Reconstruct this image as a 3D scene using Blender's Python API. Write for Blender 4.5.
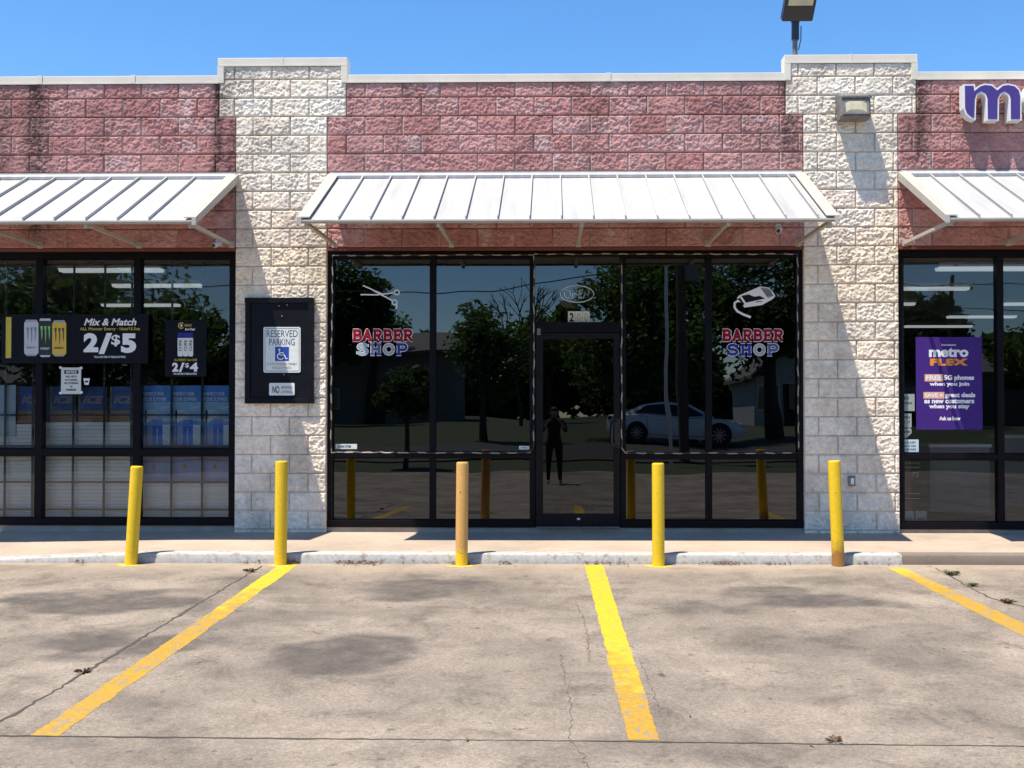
import bpy, bmesh, math, random
import numpy as np
from mathutils import Vector, Matrix
R_ = math.radians
random.seed(7)
SC = bpy.context.scene
for o_ in list(bpy.data.objects):
    bpy.data.objects.remove(o_)
COL = SC.collection

# ------------------------------------------------------------------ camera
FPX = 1100.0                       # focal length in pixels of a 1024 wide frame
CX, CY = 21.8, 13.8               # lens shift in pixels
YAW, PITCH = R_(1.0), R_(1.0)
CAM = Vector((0.0, -11.84, 1.5))
_F = Vector((-math.sin(YAW) * math.cos(PITCH), math.cos(YAW) * math.cos(PITCH), math.sin(PITCH)))
_R = Vector((math.cos(YAW), math.sin(YAW), 0))
_U = _R.cross(_F)
cam_d = bpy.data.cameras.new('camera')
cam = bpy.data.objects.new('camera', cam_d)
COL.objects.link(cam)
M3 = Matrix((_R, _U, -_F)).transposed()
cam.matrix_world = Matrix.Translation(CAM) @ M3.to_4x4()
cam_d.sensor_width = 36.0
cam_d.lens = FPX * 36.0 / 1024.0
cam_d.shift_x = -CX / 1024.0
cam_d.shift_y = CY / 1024.0
cam_d.clip_start = 0.02
cam_d.clip_end = 2000
SC.camera = cam

# ------------------------------------------------------------------ light
SUN = Vector((1.18, 1.0, -4.0)).normalized()          # direction the sunlight travels
world = bpy.data.worlds.new('World')
SC.world = world
world.use_nodes = True
wn = world.node_tree.nodes
sky = wn.new('ShaderNodeTexSky')
sky.sky_type = 'NISHITA'
sky.sun_disc = False
sky.sun_elevation = math.asin(-SUN.z)
sky.sun_rotation = math.atan2(-SUN.x, -SUN.y)
sky.air_density = 1.0
sky.dust_density = 0.0
sky.ozone_density = 5.0
sky.altitude = 200
wn['Background'].inputs['Strength'].default_value = 0.126
hsv = wn.new('ShaderNodeHueSaturation')
hsv.inputs['Saturation'].default_value = 1.19      # the phone's richer blue
world.node_tree.links.new(sky.outputs[0], hsv.inputs['Color'])
world.node_tree.links.new(hsv.outputs[0], wn['Background'].inputs['Color'])
sun_d = bpy.data.lights.new('sun', 'SUN')
sun_d.energy = 4.7
sun_d.angle = R_(0.53)
sun_d.color = (1.0, 0.92, 0.80)
sun = bpy.data.objects.new('sun', sun_d)
COL.objects.link(sun)
sun.rotation_euler = SUN.to_track_quat('-Z', 'Y').to_euler()
SC.view_settings.view_transform = 'Standard'
SC.view_settings.look = 'None'
SC.view_settings.gamma = 1.0
SC.view_settings.use_curve_mapping = False
SC.view_settings.exposure = 0.80
SC.render.engine = 'CYCLES'
SC.cycles.use_denoising = True
SC.cycles.max_bounces = 8
SC.cycles.transparent_max_bounces = 12

# ------------------------------------------------------------------ measuring
def P(px, py, Y=0.0):
    """point at depth plane Y seen at photo position px, py"""
    d = _F + _R * ((px - 512 - CX) / FPX) + _U * ((384 + CY - py) / FPX)
    return CAM + d * ((Y - CAM.y) / d.y)
def wx(px, Y=0.0, py=300): return P(px, py, Y).x
def wz(py, Y=0.0, px=540): return P(px, py, Y).z

KERB_Y = -1.625
LOT0 = CAM.z - 1.361
_prof = [(-1.0, LOT0 + .0125), (KERB_Y, LOT0), (-6.6, LOT0 - .155), (-11.6, CAM.z - 1.50), (-15.9, CAM.z - 1.40), (-24.4, CAM.z - 1.07),
         (-31.8, CAM.z - .80), (-39.1, CAM.z - .45), (-61.0, CAM.z - .2), (-400.0, CAM.z + .3)]
def gz(Y):
    """height of the open ground in front of the shops"""
    if Y >= _prof[0][0]: return _prof[0][1]
    for (a, za), (b, zb) in zip(_prof, _prof[1:]):
        if Y >= b: return za + (zb - za) * (a - Y) / (a - b)
    return _prof[-1][1]
def G(px, py, dz=0.0):
    """point of the parking lot seen at px, py"""
    d = _F + _R * ((px - 512 - CX) / FPX) + _U * ((384 + CY - py) / FPX)
    k = .155 / (6.6 + KERB_Y)
    # z = LOT0 + k*(Y-KERB_Y)
    t = (LOT0 + k * (CAM.y - KERB_Y) - CAM.z) / (d.z - k * d.y)
    p = CAM + d * t
    p.z += dz
    return p

# ------------------------------------------------------------------ object helpers
def tag(o, label=None, cat=None, group=None, kind=None):
    if label: o['label'] = label
    if cat: o['category'] = cat
    if group: o['group'] = group
    if kind: o['kind'] = kind
    return o
def thing(name, label, cat, loc=(0, 0, 0), group=None, rot=(0, 0, 0)):
    o = bpy.data.objects.new(name, None)
    COL.objects.link(o)
    o.location = loc
    o.rotation_euler = rot
    o.empty_display_size = .1
    return tag(o, label, cat, group)
def root_loc(o):
    while o.parent: o = o.parent
    return Vector(o.location)
class MB:
    def __init__(s): s.v = []; s.f = []
    def add(s, vs, fs):
        n = len(s.v)
        s.v += [tuple(v) for v in vs]
        s.f += [tuple(i + n for i in f) for f in fs]
        return s
    def quad(s, a, b, c, d): return s.add([a, b, c, d], [(0, 1, 2, 3)])
    def box(s, lo, hi, bev=0.0):
        x0, y0, z0 = lo; x1, y1, z1 = hi
        if x1 < x0: x0, x1 = x1, x0
        if y1 < y0: y0, y1 = y1, y0
        if z1 < z0: z0, z1 = z1, z0
        b = min(bev, .45 * min(x1 - x0, y1 - y0, z1 - z0))
        if b <= 0:
            return s.add([(x0,y0,z0),(x1,y0,z0),(x1,y1,z0),(x0,y1,z0),(x0,y0,z1),(x1,y0,z1),(x1,y1,z1),(x0,y1,z1)],
                         [(0,3,2,1),(4,5,6,7),(0,1,5,4),(1,2,6,5),(2,3,7,6),(3,0,4,7)])
        bm = bmesh.new()
        bmesh.ops.create_cube(bm, size=1)
        for v in bm.verts:
            v.co = (x0 if v.co.x < 0 else x1, y0 if v.co.y < 0 else y1, z0 if v.co.z < 0 else z1)
        bmesh.ops.bevel(bm, geom=bm.edges[:], offset=b, segments=2, profile=.6, affect='EDGES')
        s.bm(bm)
        return s
    def bm(s, bm):
        bm.verts.index_update()
        s.add([v.co.copy() for v in bm.verts], [[v.index for v in f.verts] for f in bm.faces])
        bm.free()
        return s
    def tube(s, pts, r, n=10, cap=True):
        pts = [Vector(p) for p in pts]
        rs = r if isinstance(r, (list, tuple)) else [r] * len(pts)
        rings = []
        up = Vector((0, 0, 1))
        for i, p in enumerate(pts):
            t = (pts[min(i + 1, len(pts) - 1)] - pts[max(i - 1, 0)])
            t = t.normalized() if t.length > 1e-9 else Vector((0, 0, 1))
            ref = Vector((1, 0, 0)) if abs(t.z) > .9 else up
            a = t.cross(ref).normalized(); b = t.cross(a).normalized()
            rings.append([p + a * (rs[i] * math.cos(2 * math.pi * k / n)) + b * (rs[i] * math.sin(2 * math.pi * k / n)) for k in range(n)])
        vs = [v for r_ in rings for v in r_]
        fs = []
        for i in range(len(rings) - 1):
            for k in range(n):
                fs.append((i*n+k, i*n+(k+1) % n, (i+1)*n+(k+1) % n, (i+1)*n+k))
        if cap:
            fs.append(tuple(range(n))[::-1]); fs.append(tuple((len(rings)-1)*n+k for k in range(n)))
        return s.add(vs, fs)
    def prism(s, poly, axis, a, b):
        """closed 2D polygon extruded along an axis: 'y' takes (x,z), 'x' takes (y,z), 'z' takes (x,y)"""
        def mk(u, v, w):
            return {'y': (u, w, v), 'x': (w, u, v), 'z': (u, v, w)}[axis]
        n = len(poly)
        vs = [mk(u, v, a) for u, v in poly] + [mk(u, v, b) for u, v in poly]
        fs = [tuple(range(n)), tuple(range(2*n-1, n-1, -1))]
        for i in range(n):
            j = (i + 1) % n
            fs.append((i, n + i, n + j, j))
        return s.add(vs, fs)
    def beam(s, a, b, w, h):
        a = Vector(a); b = Vector(b); t = (b - a).normalized()
        ref = Vector((1, 0, 0)) if abs(t.x) < .9 else Vector((0, 0, 1))
        u = (ref - t * ref.dot(t)).normalized() * (w / 2); v = t.cross(u).normalized() * (h / 2)
        vs = [p + su * u + sv * v for p in (a, b) for su, sv in ((-1,-1),(1,-1),(1,1),(-1,1))]
        return s.add(vs, [(0,1,2,3),(7,6,5,4),(0,4,5,1),(1,5,6,2),(2,6,7,3),(3,7,4,0)])
    def build(s, name, m, parent=None, smooth=False, local=False, fix=True):
        me = bpy.data.meshes.new(name)
        off = Vector((0, 0, 0)) if (parent is None or local) else root_loc(parent)
        me.from_pydata([Vector(v) - off for v in s.v], [], s.f)
        if fix:
            bm = bmesh.new(); bm.from_mesh(me)
            bmesh.ops.recalc_face_normals(bm, faces=bm.faces[:])
            bm.to_mesh(me); bm.free()
        me.materials.append(m)
        if smooth:
            me.polygons.foreach_set('use_smooth', [True] * len(me.polygons))
            if smooth == 'auto':
                try: me.set_sharp_from_angle(angle=R_(40))
                except Exception: pass
        me.update()
        o = bpy.data.objects.new(name, me)
        COL.objects.link(o)
        if parent: o.parent = parent
        return o
def struct(name, mb, m, **k):
    return tag(mb.build(name, m, **k), kind='structure')
def copy_tree(o, parent=None):
    c = o.copy()
    COL.objects.link(c)
    if parent: c.parent = parent
    for ch in list(o.children): copy_tree(ch, c)
    return c

# ------------------------------------------------------------------ materials
def lin(*c):
    return tuple((x / 12.92 if x <= .04045 else ((x + .055) / 1.055) ** 2.4) for x in c)
class NT:
    def __init__(s, name):
        s.m = bpy.data.materials.new(name); s.m.use_nodes = True
        s.t = s.m.node_tree; s.n = s.t.nodes
        s.b = s.n['Principled BSDF']; s.out = s.n['Material Output']
    def new(s, typ, **k):
        n = s.n.new('ShaderNode' + typ)
        for a, b in k.items(): setattr(n, a, b)
        return n
    def link(s, a, b): s.t.links.new(a, b)
    def coord(s, scale=(1, 1, 1), out='Object'):
        tc = s.new('TexCoord'); mp = s.new('Mapping')
        mp.inputs['Scale'].default_value = scale
        s.link(tc.outputs[out], mp.inputs[0])
        return mp.outputs[0]
    def noise(s, co, scale, detail=4, rough=.6, dist=0.0):
        n = s.new('TexNoise'); s.link(co, n.inputs['Vector'])
        n.inputs['Scale'].default_value = scale; n.inputs['Detail'].default_value = detail
        n.inputs['Roughness'].default_value = rough; n.inputs['Distortion'].default_value = dist
        return n.outputs['Fac']
    def ramp(s, f, stops):
        r = s.new('ValToRGB'); s.link(f, r.inputs[0])
        e = r.color_ramp.elements
        while len(e) < len(stops): e.new(.5)
        for el, (p, c) in zip(e, stops):
            el.position = p
            el.color = (c, c, c, 1) if isinstance(c, (int, float)) else (*c, 1)
        return r.outputs[0]
    def mix(s, f, a, b, mode='MIX'):
        n = s.new('Mix', data_type='RGBA', blend_type=mode)
        for sock, v in ((n.inputs[0], f), (n.inputs[6], a), (n.inputs[7], b)):
            if isinstance(v, (int, float)): sock.default_value = v
            elif isinstance(v, tuple): sock.default_value = (*v[:3], 1)
            else: s.link(v, sock)
        return n.outputs[2]
    def math(s, op, a, b=0.0):
        n = s.new('Math', operation=op)
        for sock, v in ((n.inputs[0], a), (n.inputs[1], b)):
            if isinstance(v, (int, float)): sock.default_value = v
            else: s.link(v, sock)
        return n.outputs[0]
    def bump(s, h, strength=.4, dist=.01):
        b = s.new('Bump'); b.inputs['Strength'].default_value = strength; b.inputs['Distance'].default_value = dist
        s.link(h, b.inputs['Height']); s.link(b.outputs[0], s.b.inputs['Normal'])
    def base(s, c):
        if isinstance(c, tuple): s.b.inputs['Base Color'].default_value = (*c, 1)
        else: s.link(c, s.b.inputs['Base Color'])
        return s
    def rough(s, r):
        if isinstance(r, (int, float)): s.b.inputs['Roughness'].default_value = r
        else: s.link(r, s.b.inputs['Roughness'])
        return s
def pm(name, c, rough=.6, metal=0.0, var=.12, scale=6.0, bump=0.0, bscale=40.0, spec=.5, stretch=(1, 1, 1)):
    t = NT(name); co = t.coord(stretch)
    n = t.noise(co, scale, 5, .65)
    f = t.ramp(n, [(.3, 1 - var), (.7, 1 + var * .6)])
    t.base(t.mix(1.0, c, f, 'MULTIPLY')).rough(rough)
    t.b.inputs['Metallic'].default_value = metal
    t.b.inputs['Specular IOR Level'].default_value = spec
    if bump: t.bump(t.noise(co, bscale, 4), bump, .004)
    return t.m
def glass_mat(name, tint, ior, wav=.26):
    t = NT(name)
    t.n.remove(t.b)
    fr = t.new('Fresnel'); fr.inputs['IOR'].default_value = ior
    tr = t.new('BsdfTransparent'); tr.inputs[0].default_value = (*tint, 1)
    gl = t.new('BsdfGlossy'); gl.inputs['Roughness'].default_value = .004
    gl.inputs['Color'].default_value = (.95, .97, 1, 1)
    co = t.coord((1, 1, .8))
    h = t.noise(co, 1.1, 1, .4)
    bp = t.new('Bump'); bp.inputs['Strength'].default_value = wav; bp.inputs['Distance'].default_value = .012
    t.link(h, bp.inputs['Height']); t.link(bp.outputs[0], gl.inputs['Normal'])
    mx = t.new('MixShader')
    t.link(fr.outputs[0], mx.inputs[0]); t.link(tr.outputs[0], mx.inputs[1]); t.link(gl.outputs[0], mx.inputs[2])
    t.link(mx.outputs[0], t.out.inputs[0])
    return t.m
def emit_mat(name, c, s):
    t = NT(name)
    t.b.inputs['Emission Color'].default_value = (*c, 1); t.b.inputs['Emission Strength'].default_value = s
    t.base(c)
    return t.m
def brick_mat(name, c0, c1, joint, head):
    """split faced block: attribute 'blk' = (joint mask, block random, stain); colours vary per block, mortar in the joints"""
    t = NT(name)
    at = t.new('Attribute', attribute_name='blk')
    sp = t.new('SeparateColor'); t.link(at.outputs['Color'], sp.inputs[0])
    a2 = t.new('Attribute', attribute_name='blk2')
    sp2 = t.new('SeparateColor'); t.link(a2.outputs['Color'], sp2.inputs[0])
    co = t.coord()
    blk = t.mix(sp.outputs[1], c0, c1)
    n1 = t.noise(co, 22, 5, .7)
    blk = t.mix(1.0, blk, t.ramp(n1, [(.25, .72), (.75, 1.22)]), 'MULTIPLY')
    n2 = t.noise(co, 140, 3, .7)
    blk = t.mix(1.0, blk, t.ramp(n2, [(.3, .8), (.7, 1.15)]), 'MULTIPLY')
    blk = t.mix(sp2.outputs[0], blk, tuple(min(1, x * .55 + .28) for x in c1))      # pale efflorescence on some blocks
    c = t.mix(sp.outputs[0], blk, joint)
    c = t.mix(sp2.outputs[1], c, head)
    wthr = t.ramp(t.noise(t.coord((1, 1, .6)), 1.7, 6, .7), [(.36, .70), (.52, 1.0), (.7, 1.08)])
    c = t.mix(1.0, c, wthr, 'MULTIPLY')
    st = t.math('MULTIPLY', sp.outputs[2], t.ramp(t.noise(co, 24, 5, .75), [(.36, .25), (.56, 1.0)]))
    c = t.mix(st, c, (.022, .021, .02))
    t.base(c).rough(.9)
    t.b.inputs['Specular IOR Level'].default_value = .25
    t.bump(t.noise(co, 90, 4, .7), .5, .006)
    return t.m
M = {}
M['red_block'] = brick_mat('red_block', (.46, .205, .185), (.57, .31, .28), (.36, .185, .165), (.60, .43, .38))
M['white_block'] = brick_mat('white_block', (.90, .755, .595), (.93, .82, .675), (.70, .58, .46), (.70, .58, .46))
M['coping'] = pm('cream_metal', (.72, .66, .55), .45, 0, .1, 3)
M['awning'] = pm('white_sheet_metal', (.425, .42, .41), .6, 0, .2, 8, stretch=(1, .08, .08), spec=.3)
M['awning_trim'] = pm('cream_painted_trim', (.47, .43, .37), .45, 0, .12, 8)
M['under'] = pm('awning_underside', (.50, .47, .43), .6, 0, .1, 5)
M['lintel'] = pm('red_oxide_steel', (.17, .045, .032), .55, 0, .25, 12)
M['frame'] = pm('dark_bronze_frame', (.006, .005, .007), .4, 0, .25, 9, spec=.12)
M['door_frame'] = pm('worn_bronze_door', (.010, .008, .009), .42, 0, .3, 14, spec=.15)
M['glass_dark'] = glass_mat('dark_tinted_glass', (.03, .035, .05), 1.9)
M['glass_clear'] = glass_mat('lightly_tinted_glass', (.95, .97, .97), 1.74)
M['glass_door'] = glass_mat('dark_door_glass', (.03, .035, .05), 1.72)
M['black_board'] = pm('black_painted_board', (.010, .010, .014), .4, 0, .3, 7, spec=.12)
M['sign_white'] = pm('sign_white', (.72, .76, .73), .4, 0, .08, 20)
M['white'] = pm('white_print', (.80, .80, .82), .5, 0, .03, 20)
M['ink'] = pm('black_ink', (.012, .012, .016), .6, 0, .1, spec=.1)
M['ink_blue'] = pm('dark_blue_ink', (.03, .035, .16), .5, 0, .15, 30)
M['blue_sign'] = pm('blue_print', (.015, .06, .36), .45, 0, .1)
M['steel'] = pm('brushed_steel', (.55, .55, .56), .35, .9, .1, 20)
M['grey_metal'] = pm('weathered_grey_metal', (.20, .18, .17), .55, .2, .3, 18)
M['lens'] = pm('yellowed_lens', (.55, .50, .34), .2, 0, .2, 10)
M['black_plastic'] = pm('black_plastic', (.02, .02, .022), .4)
M['white_plastic'] = pm('white_plastic', (.7, .7, .7), .4)
M['purple'] = pm('purple_face', (.07, .035, .22), .45, 0, .08, 3)
M['return_white'] = pm('white_return', (.78, .77, .74), .4, 0, .08, 9)
# ------------------------------------------------------------------ noise on arrays (for the split faced block and the lot)
_rng = np.random.RandomState(11)
_LAT = _rng.rand(256, 256)
def vnoise(x, y):
    xi = np.floor(x).astype(int); yi = np.floor(y).astype(int)
    fx = x - xi; fy = y - yi
    fx = fx * fx * (3 - 2 * fx); fy = fy * fy * (3 - 2 * fy)
    g = lambda a, b: _LAT[a & 255, b & 255]
    return (g(xi, yi) * (1 - fx) + g(xi + 1, yi) * fx) * (1 - fy) + (g(xi, yi + 1) * (1 - fx) + g(xi + 1, yi + 1) * fx) * fy
def fbm(x, y, o=4):
    s = 0; a = .5
    for i in range(o):
        s = s + a * vnoise(x * 2 ** i + 17.3 * i, y * 2 ** i + 9.1 * i); a *= .5
    return s / (1 - .5 ** o)
def chips(x, y, seed):
    """faceted stone: every cell of a jittered grid is a little tilted plane"""
    xi = np.floor(x).astype(int); yi = np.floor(y).astype(int)
    bd = np.full(x.shape, 9.0); h = np.zeros_like(x)
    for dx in (-1, 0, 1):
        for dy in (-1, 0, 1):
            a = xi + dx; b = yi + dy
            cx_ = a + _LAT[(a + seed) & 255, b & 255]; cy_ = b + _LAT[a & 255, (b + seed + 31) & 255]
            d = (x - cx_) ** 2 + (y - cy_) ** 2
            gx = _LAT[(a + 77 + seed) & 255, b & 255] - .5; gy = _LAT[a & 255, (b + 99 + seed) & 255] - .5
            of = _LAT[(a + 13) & 255, (b + 55 + seed) & 255] - .5
            hh = of + 1.7 * (gx * (x - cx_) + gy * (y - cy_))
            m = d < bd
            bd = np.where(m, d, bd); h = np.where(m, hh, h)
    return h

ZC0 = wz(172.0)                         # a bed joint
BW, BH = .4064, .2032
X00 = wx(477.5)
def stain_at(X, Z, stains):
    s = np.zeros_like(X)
    for (sx, w, z0, z1, k) in stains:
        wob = .05 * (vnoise(Z * 6, X * 0 + sx * 3) - .5)
        g = np.exp(-((X - sx - wob) / w) ** 2) * k
        g = g * np.clip((Z - z0) / .25, 0, 1) * np.clip((z1 - Z) / .05, 0, 1)
        s = np.maximum(s, g)
    return s
def block_wall(name, rects, m, parent, stains=(), amp=1.0, whitehead=False, res=.0085, topgrime=None):
    """split faced concrete block with real relief: one sheet per rectangle (x0,x1,z0,z1), edges turned back into the wall"""
    V = []; Fq = []; A = []; A2 = []; base = 0
    for (x0, x1, z0, z1) in rects:
        nx = max(2, int((x1 - x0) / res) + 1); nz = max(2, int((z1 - z0) / res) + 1)
        xs = np.linspace(x0, x1, nx); zs = np.linspace(z0, z1, nz)
        X, Z = np.meshgrid(xs, zs)
        row = np.floor((Z - ZC0) / BH); fz = (Z - ZC0) / BH - row
        sh = np.where(row.astype(int) % 2 == 0, 0.0, .5)
        u = (X - X00) / BW + sh; colm = np.floor(u); fu = u - colm
        # a cut block at the edge of its rectangle still ends in a joint
        dx = np.minimum(np.minimum(fu, 1 - fu) * BW, np.minimum(X - x0, x1 - X) + .003)
        dzb = np.minimum(fz, 1 - fz) * BH
        dz = np.minimum(dzb, np.minimum(Z - z0, z1 - Z) + .003)
        d = np.minimum(dx, dz)
        ci = (colm.astype(int) * 7 + row.astype(int) * 13) & 255
        rnd = _LAT[ci, (row.astype(int) * 5 + colm.astype(int) * 3) & 255]
        rn2 = _LAT[(ci + 91) & 255, (row.astype(int) + 40) & 255]
        wX = X + .02 * (fbm(X * 14, Z * 14, 2) - .5); wZ = Z + .02 * (fbm(X * 14 + 50, Z * 14, 2) - .5)
        h = .0125 * chips(wX * 22 + rnd * 40, wZ * 27, 5) + .0125 * chips(wX * 44, wZ * 52 + rnd * 30, 60) \
            + .012 * (fbm(X * 9 + rnd * 60, Z * 9 + rn2 * 60, 3) - .5) + .007 * (vnoise(X * 62, Z * 62) - .5)
        h = h * amp * .50 * (.75 + .5 * rn2)
        edge = np.clip(d / .014, 0, 1); edge = edge * edge * (3 - 2 * edge)
        face = .016 + .004 * edge
        out = face + h * (.18 + .82 * edge)
        j = np.clip((d - .0032) / .0040, 0, 1)
        out = out * j + (-.004) * (1 - j)
        Y = -np.maximum(out, -.006)
        jm = 1 - j
        st = stain_at(X, Z, stains)
        pale = np.clip((rn2 - .62) * 1.6, 0, .5) * np.clip((fbm(X * 7 + 9, Z * 7, 3) - .45) * 4, 0, 1)
        hd = np.where((dx < .0085) & (dzb > .006) & (dx <= dz + .002), 1.0, 0.0) * (1.0 if whitehead else 0.0)
        hd = hd * np.clip((vnoise(X * 3.1, Z * 3.1) - .18) * 4, 0, 1) * np.clip(1 - st, 0, 1)
        n = nx * nz
        idx = np.arange(n).reshape(nz, nx)
        V.append(np.stack([X, Y, Z], -1).reshape(-1, 3))
        A.append(np.stack([jm, rnd, st], -1).reshape(-1, 3)); A2.append(np.stack([pale, hd, st * 0], -1).reshape(-1, 3))
        Fq.append(np.stack([idx[:-1, :-1], idx[:-1, 1:], idx[1:, 1:], idx[1:, :-1]], -1).reshape(-1, 4) + base)
        base += n
        # skirts
        ring = np.concatenate([idx[0, :], idx[1:, -1], idx[-1, -2::-1], idx[-2:0:-1, 0]])
        pv = V[-1][ring].copy(); pv[:, 1] = .055
        k = len(ring)
        V.append(pv); A.append(A[-1][ring] * 0); A2.append(A2[-1][ring] * 0)
        r0 = ring + base - n; r1 = np.arange(k) + base
        Fq.append(np.stack([np.roll(r0, -1), r0, r1, np.roll(r1, -1)], -1))
        base += k
    V = np.concatenate(V); Fq = np.concatenate(Fq); A = np.concatenate(A); A2 = np.concatenate(A2)
    off = np.array(root_loc(parent))
    me = bpy.data.meshes.new(name)
    me.vertices.add(len(V)); me.vertices.foreach_set('co', (V - off).astype(np.float32).ravel())
    me.loops.add(Fq.size); me.loops.foreach_set('vertex_index', Fq.astype(np.int32).ravel())
    me.polygons.add(len(Fq)); me.polygons.foreach_set('loop_start', np.arange(0, Fq.size, 4, dtype=np.int32))
    for nm, arr in (('blk', A), ('blk2', A2)):
        ca = me.attributes.new(nm, 'FLOAT_COLOR', 'POINT')
        ca.data.foreach_set('color', np.concatenate([arr, np.ones((len(arr), 1))], 1).astype(np.float32).ravel())
    me.update(); me.validate()
    me.materials.append(m)
    o = bpy.data.objects.new(name, me); COL.objects.link(o); o.parent = parent
    return o

# ------------------------------------------------------------------ the building
SWZ = CAM.z - 1.2414                    # sidewalk at the wall
bld = thing('commercial_building', 'single storey strip of shops in red and cream split faced block', 'building', (0, 0, SWZ))
XL, XR = wx(-90), wx(1130)
XLI, XRI = wx(-700), wx(1900)          # the block goes on past both edges of the photo
PLx0, PLx1, PLu0, PLu1 = wx(235.5), wx(327), wx(218.5), wx(346)
PRx0, PRx1, PRu0, PRu1 = wx(803.5), wx(898.5), wx(786), wx(917)
zr = lambda k: ZC0 + k * BH
Z_LIN = zr(-4)                          # bottom of the red band
Z_PAR = wz(82.0, 0, 560); Z_PART = wz(74.3, 0, 560); Z_STEP = zr(3); Z_PIER = wz(66.5, 0, 283); Z_PIERT = wz(58.5, 0, 283)
topz = Z_PAR + .05
L_st = [(wx(36), .15, Z_LIN, topz, .85), (wx(4), .10, Z_LIN + .5, topz, .6), (wx(217), .07, Z_LIN + .3, topz, .9), (wx(230), .07, Z_LIN + .4, Z_STEP, .6)]
C_st = [(wx(790), .11, zr(0), topz, .75), (wx(347), .03, zr(0), topz, .3), (wx(608), .05, zr(4), topz, .8)]
R_st = [(wx(921), .09, zr(0), topz, .8), (wx(910), .05, zr(1), zr(3), .5)]
block_wall('red_wall', [(XL, PLx0, Z_LIN, Z_STEP), (XL, PLu0, Z_STEP, Z_PAR)], M['red_block'], bld, L_st, whitehead=True)
block_wall('red_wall', [(PLx1, PRx0, Z_LIN, Z_STEP), (PLu1, PRu0, Z_STEP, Z_PAR)], M['red_block'], bld, C_st, whitehead=True)
block_wall('red_wall', [(PRx1, XR, Z_LIN, Z_STEP), (PRu1, XR, Z_STEP, Z_PAR)], M['red_block'], bld, R_st, whitehead=True)
block_wall('pier', [(PLx0, PLx1, SWZ - .02, Z_STEP), (PLu0, PLu1, Z_STEP, Z_PIER)], M['white_block'], bld,
           [(wx(222), .11, Z_STEP - .1, Z_PIER, .62), (wx(232), .08, zr(4), Z_PIER, .45)])
block_wall('pier', [(PRx0, PRx1, SWZ - .04, Z_STEP), (PRu0, PRu1, Z_STEP, Z_PIER)], M['white_block'], bld, [(wx(788), .05, Z_STEP, Z_PIER, .35)])
# structural core behind the block faces
M['sill_curb'] = pm('concrete_sill_curb', (.36, .31, .26), .9, 0, .2, 6)
M['core'] = pm('grey_block_core', (.30, .28, .26), .9)
cb = MB()
cb.box((XL, .056, Z_LIN + .06), (XR, .30, Z_PAR - .02))
for a, b in ((PLx0, PLx1), (PRx0, PRx1)):
    cb.box((a + .004, .058, SWZ - .2), (b - .004, .30, Z_LIN + .058))
for a, b in ((PLu0, PLu1), (PRu0, PRu1)):
    cb.box((a + .004, .058, Z_PAR - .018), (b - .004, .14, Z_PIER - .02))
cb.build('wall_core', M['core'], bld)
rb = MB()
rb.box((XLI, .302, SWZ + 3.35), (XRI, 16.0, SWZ + 3.55))
rb.box((XLI - .25, .06, SWZ - .2), (XL - .003, .30, Z_PAR)); rb.box((XR + .003, .06, SWZ - .2), (XRI + .25, .30, Z_PAR)); rb.box((XLI - .25, .303, SWZ - .2), (XLI - .003, 16.0, SWZ + 3.6)); rb.box((XRI + .003, .303, SWZ - .2), (XRI + .25, 16.0, SWZ + 3.6)); rb.box((XLI - .25, 16.003, SWZ - .2), (XRI + .25, 16.2, SWZ + 3.6))
rb.build('roof', M['core'], bld)
# cream metal coping with the steps at both piers
def coping(x0, x1, z0, z1, dep=.34):
    mb = MB()
    mb.box((x0, -.030, z0), (x1, dep, z1), .006)
    mb.box((x0 + .002, -.0345, z0 - .006), (x1 - .002, -.0305, z0 + .012))
    return mb
cp = coping(XL, PLu0 - .003, Z_PAR, Z_PART)
for px in (37, 130): cp.box((wx(px), -.037, Z_PAR - .003), (wx(px + 5), .33, Z_PART + .006), .002)
cp.build('coping', M['coping'], bld)
cp = coping(PLu1 + .003, PRu0 - .003, Z_PAR, Z_PART)
cp.box((wx(606), -.037, Z_PAR - .003), (wx(611), .33, Z_PART + .006), .002); cp.build('coping', M['coping'], bld)
cp = coping(PRu1 + .003, XR, Z_PAR, Z_PART); cp.build('coping', M['coping'], bld)
for (u0, u1, zb, zt, lo) in ((PLu0, PLu1, Z_PIER, Z_PIERT, Z_PAR), (PRu0, PRu1, Z_PIER, Z_PIERT, Z_PAR)):
    mb = coping(u0 - .012, u1 + .012, zb, zt, .15)
    w = .055
    mb.box((u0 - .016, -.0335, lo - .002), (u0 + w, .12, zb - .002), .004)
    mb.box((u1 - w, -.0335, lo - .002), (u1 + .016, .12, zb - .002), .004)
    mx = (u0 + u1) / 2
    mb.box((mx - .012, -.0335, zb + .004), (mx + .012, .152, zt + .003), .002)
    mb.build('coping', M['coping'], bld)
# steel lintels over the openings
for a, b in ((XL, PLx0), (PLx1, PRx0), (PRx1, XR)):
    mb = MB(); mb.box((a + .002, -.012, Z_LIN - .036), (b - .002, .15, Z_LIN - .002), .003); mb.build('lintel', M['lintel'], bld)

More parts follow.
